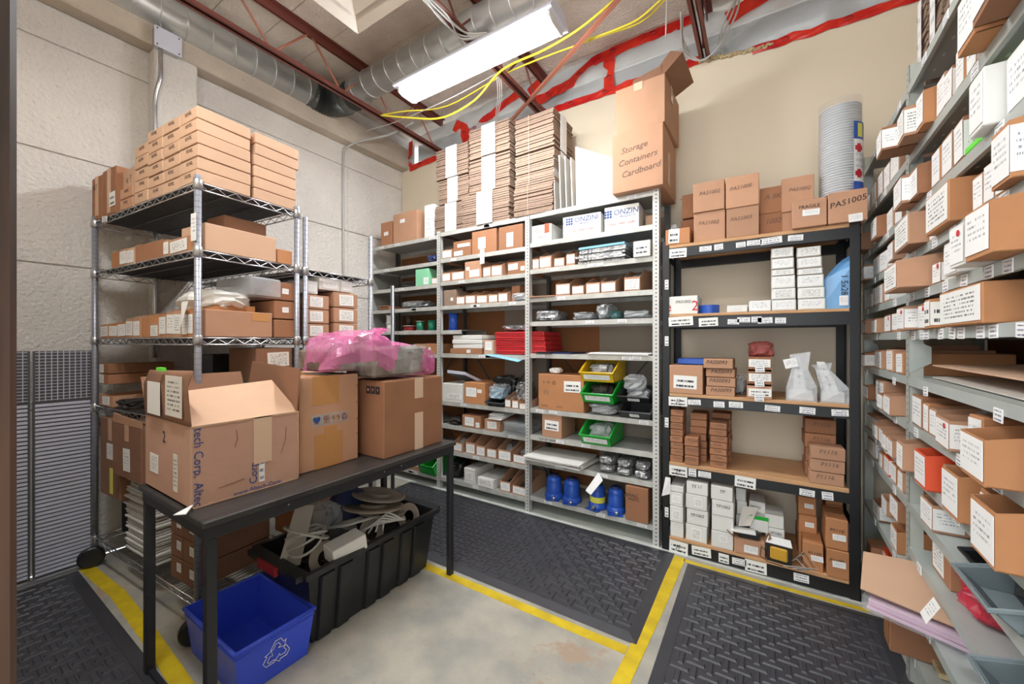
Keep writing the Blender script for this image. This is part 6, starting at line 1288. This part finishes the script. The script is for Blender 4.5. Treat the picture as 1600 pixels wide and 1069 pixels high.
tag(MB().cbox(0, .16, 0, .1, 0, .07, .003).build('white_card_box', 'white_card', loc=(-1.60, 1.045, .30), rz=R(82), rot=(0, R(-8), R(82))), 'white cardboard piece leaning in the tote near its rim', 'card')
t = thing('scrap_heap', 'heap of dark plastic scraps and reel halves filling the black tote', 'scraps', (-1.60, 1.30, .012), R(90))
stuff(lump(.62, .33, .30, 88, 20, .35, ex=.3).build('plastic_scraps', 'dark_contents', t, loc=(0, .045, 0)))
for i in range(7):
    M = Matrix.Translation((-.24 + .085 * i, .10 + .05 * (i % 3), .29 + .012 * (i % 2))) @ Matrix.Rotation(R(70 + 14 * (i % 3)), 4, 'X') @ Matrix.Rotation(.5 * i, 4, 'Z')
    MB().lathe([(.035, 0), (.075, 0), (.075, .004), (.035, .004), (.035, 0)], 22, M=M, caps=False).build('reel_half', ('chair_grey', 'dark_grey_plastic', 'cable_grey')[i % 3], t)
for k in range(5): cable('white hose loop in the tote, %s from the table edge' % ORD[4 - k], [(-1.72 + .02 * k, 1.22 + .03 * k, .33), (-1.66, 1.3 + .02 * k, .37 + .008 * k), (-1.63 + .008 * k, 1.4 + .01 * k, .36), (-1.66, 1.5, .34)], .005, 'cable_grey', 'hose', 'hose_loop')['group'] = 'hose loops in the tote'
t = thing('clear_hose', 'coiled clear hose and film hanging at the near end of the tote', 'hose', (-1.78, 1.02, .33), 0)
for k in range(4): MB().tube([(.0 + (.085 + .008 * k) * math.cos(a_), (.085 + .006 * k) * math.sin(a_) * .8, .05 + .045 * math.sin(a_ + k) + .012 * k) for a_ in [m2 * math.pi / 10 for m2 in range(21)]], .006, 6, caps=False).build('hose_turn', 'cable_grey', t, smooth=True)
tag(MB().plate((0, 0, 0), (.02, .09, -.02), (-.05, .20, .20), (-.07, .12, .22), .004).build('pale_board', 'grey_card', loc=(-1.80, .90, .30)), 'pale cut-out board standing at the near end of the tote', 'board')
bag('grey translucent film sheet crumpled behind the hose coil', (-1.9, 1.12, .33), .3, .2, .14, .14, 'clear_bag', 15)
x, y = ww_(WL - .05, .22, W2); carton('tan carton on the bottom shelf of the second wire rack', (x, y, .168), WA + R(90), .36, .3, .45, m='kraft_orange')
tag(MB().cbox(-.005, .005, -.12, .12, 0, .42, .003).build('melamine_board', 'white_card', loc=(-2.42, 1.9, .002), rz=R(58)), 'white board standing on the floor beyond the table legs', 'board')
# ------------------------------------------------------------------ blue recycling bin
t = thing('recycling_bin', 'bright blue open recycling bin on the floor under the table', 'bin', (-1.575, .79, .001), R(90)); L2, W_, HT = .147, .455, .186; tp = .02
mb = MB(); o0 = ring(0, L2 - tp, tp, W_ - tp); o1 = ring(HT, L2, 0, W_); i1 = ring(HT, L2 - .004, .004, W_ - .004); i0 = ring(.005, L2 - tp - .004, tp + .004, W_ - tp - .004)
mb.add(o0 + o1 + i1 + i0, [(0, 1, 5, 4), (1, 2, 6, 5), (2, 3, 7, 6), (3, 0, 4, 7), (0, 3, 2, 1), (4, 5, 9, 8), (5, 6, 10, 9), (6, 7, 11, 10), (7, 4, 8, 11), (8, 9, 13, 12), (9, 10, 14, 13), (10, 11, 15, 14), (11, 8, 12, 15), (12, 13, 14, 15)]); mb.build('bin_body', 'blue_bin', t)
mb = MB(); mb.tube([(-L2, 0, HT), (L2, 0, HT), (L2, W_, HT), (-L2, W_, HT), (-L2, 0, HT)], .008, 8); mb.tube([(-L2 + .002, .002, HT - .022), (L2 - .002, .002, HT - .022), (L2 - .002, W_ - .002, HT - .022), (-L2 + .002, W_ - .002, HT - .022), (-L2 + .002, .002, HT - .022)], .004, 6); mb.build('rim', 'blue_bin', t, smooth=True)
# recycling mark: three chasing bent arrows as flat outlines
rc = MB()
for k in range(3):
    M = Matrix.Translation((-.0, .0062, .098)) @ Matrix.Rotation(R(6.2), 4, 'X') @ Matrix.Scale(1.15, 4) @ Matrix.Rotation(k * 2 * math.pi / 3, 4, 'Y')
    P = [(-.022, 0, .020), (-.008, 0, .044), (.010, 0, .044), (.021, 0, .025), (.028, 0, .029), (.024, 0, .008), (.004, 0, .014), (.011, 0, .019), (.003, 0, .033), (-.006, 0, .033), (-.013, 0, .017), (-.022, 0, .020)]
    rc.tube([tuple(Vector(p) * 1.0) for p in P], .0014, 4, M=M)
rc.build('recycling_mark', 'white_paper', t)
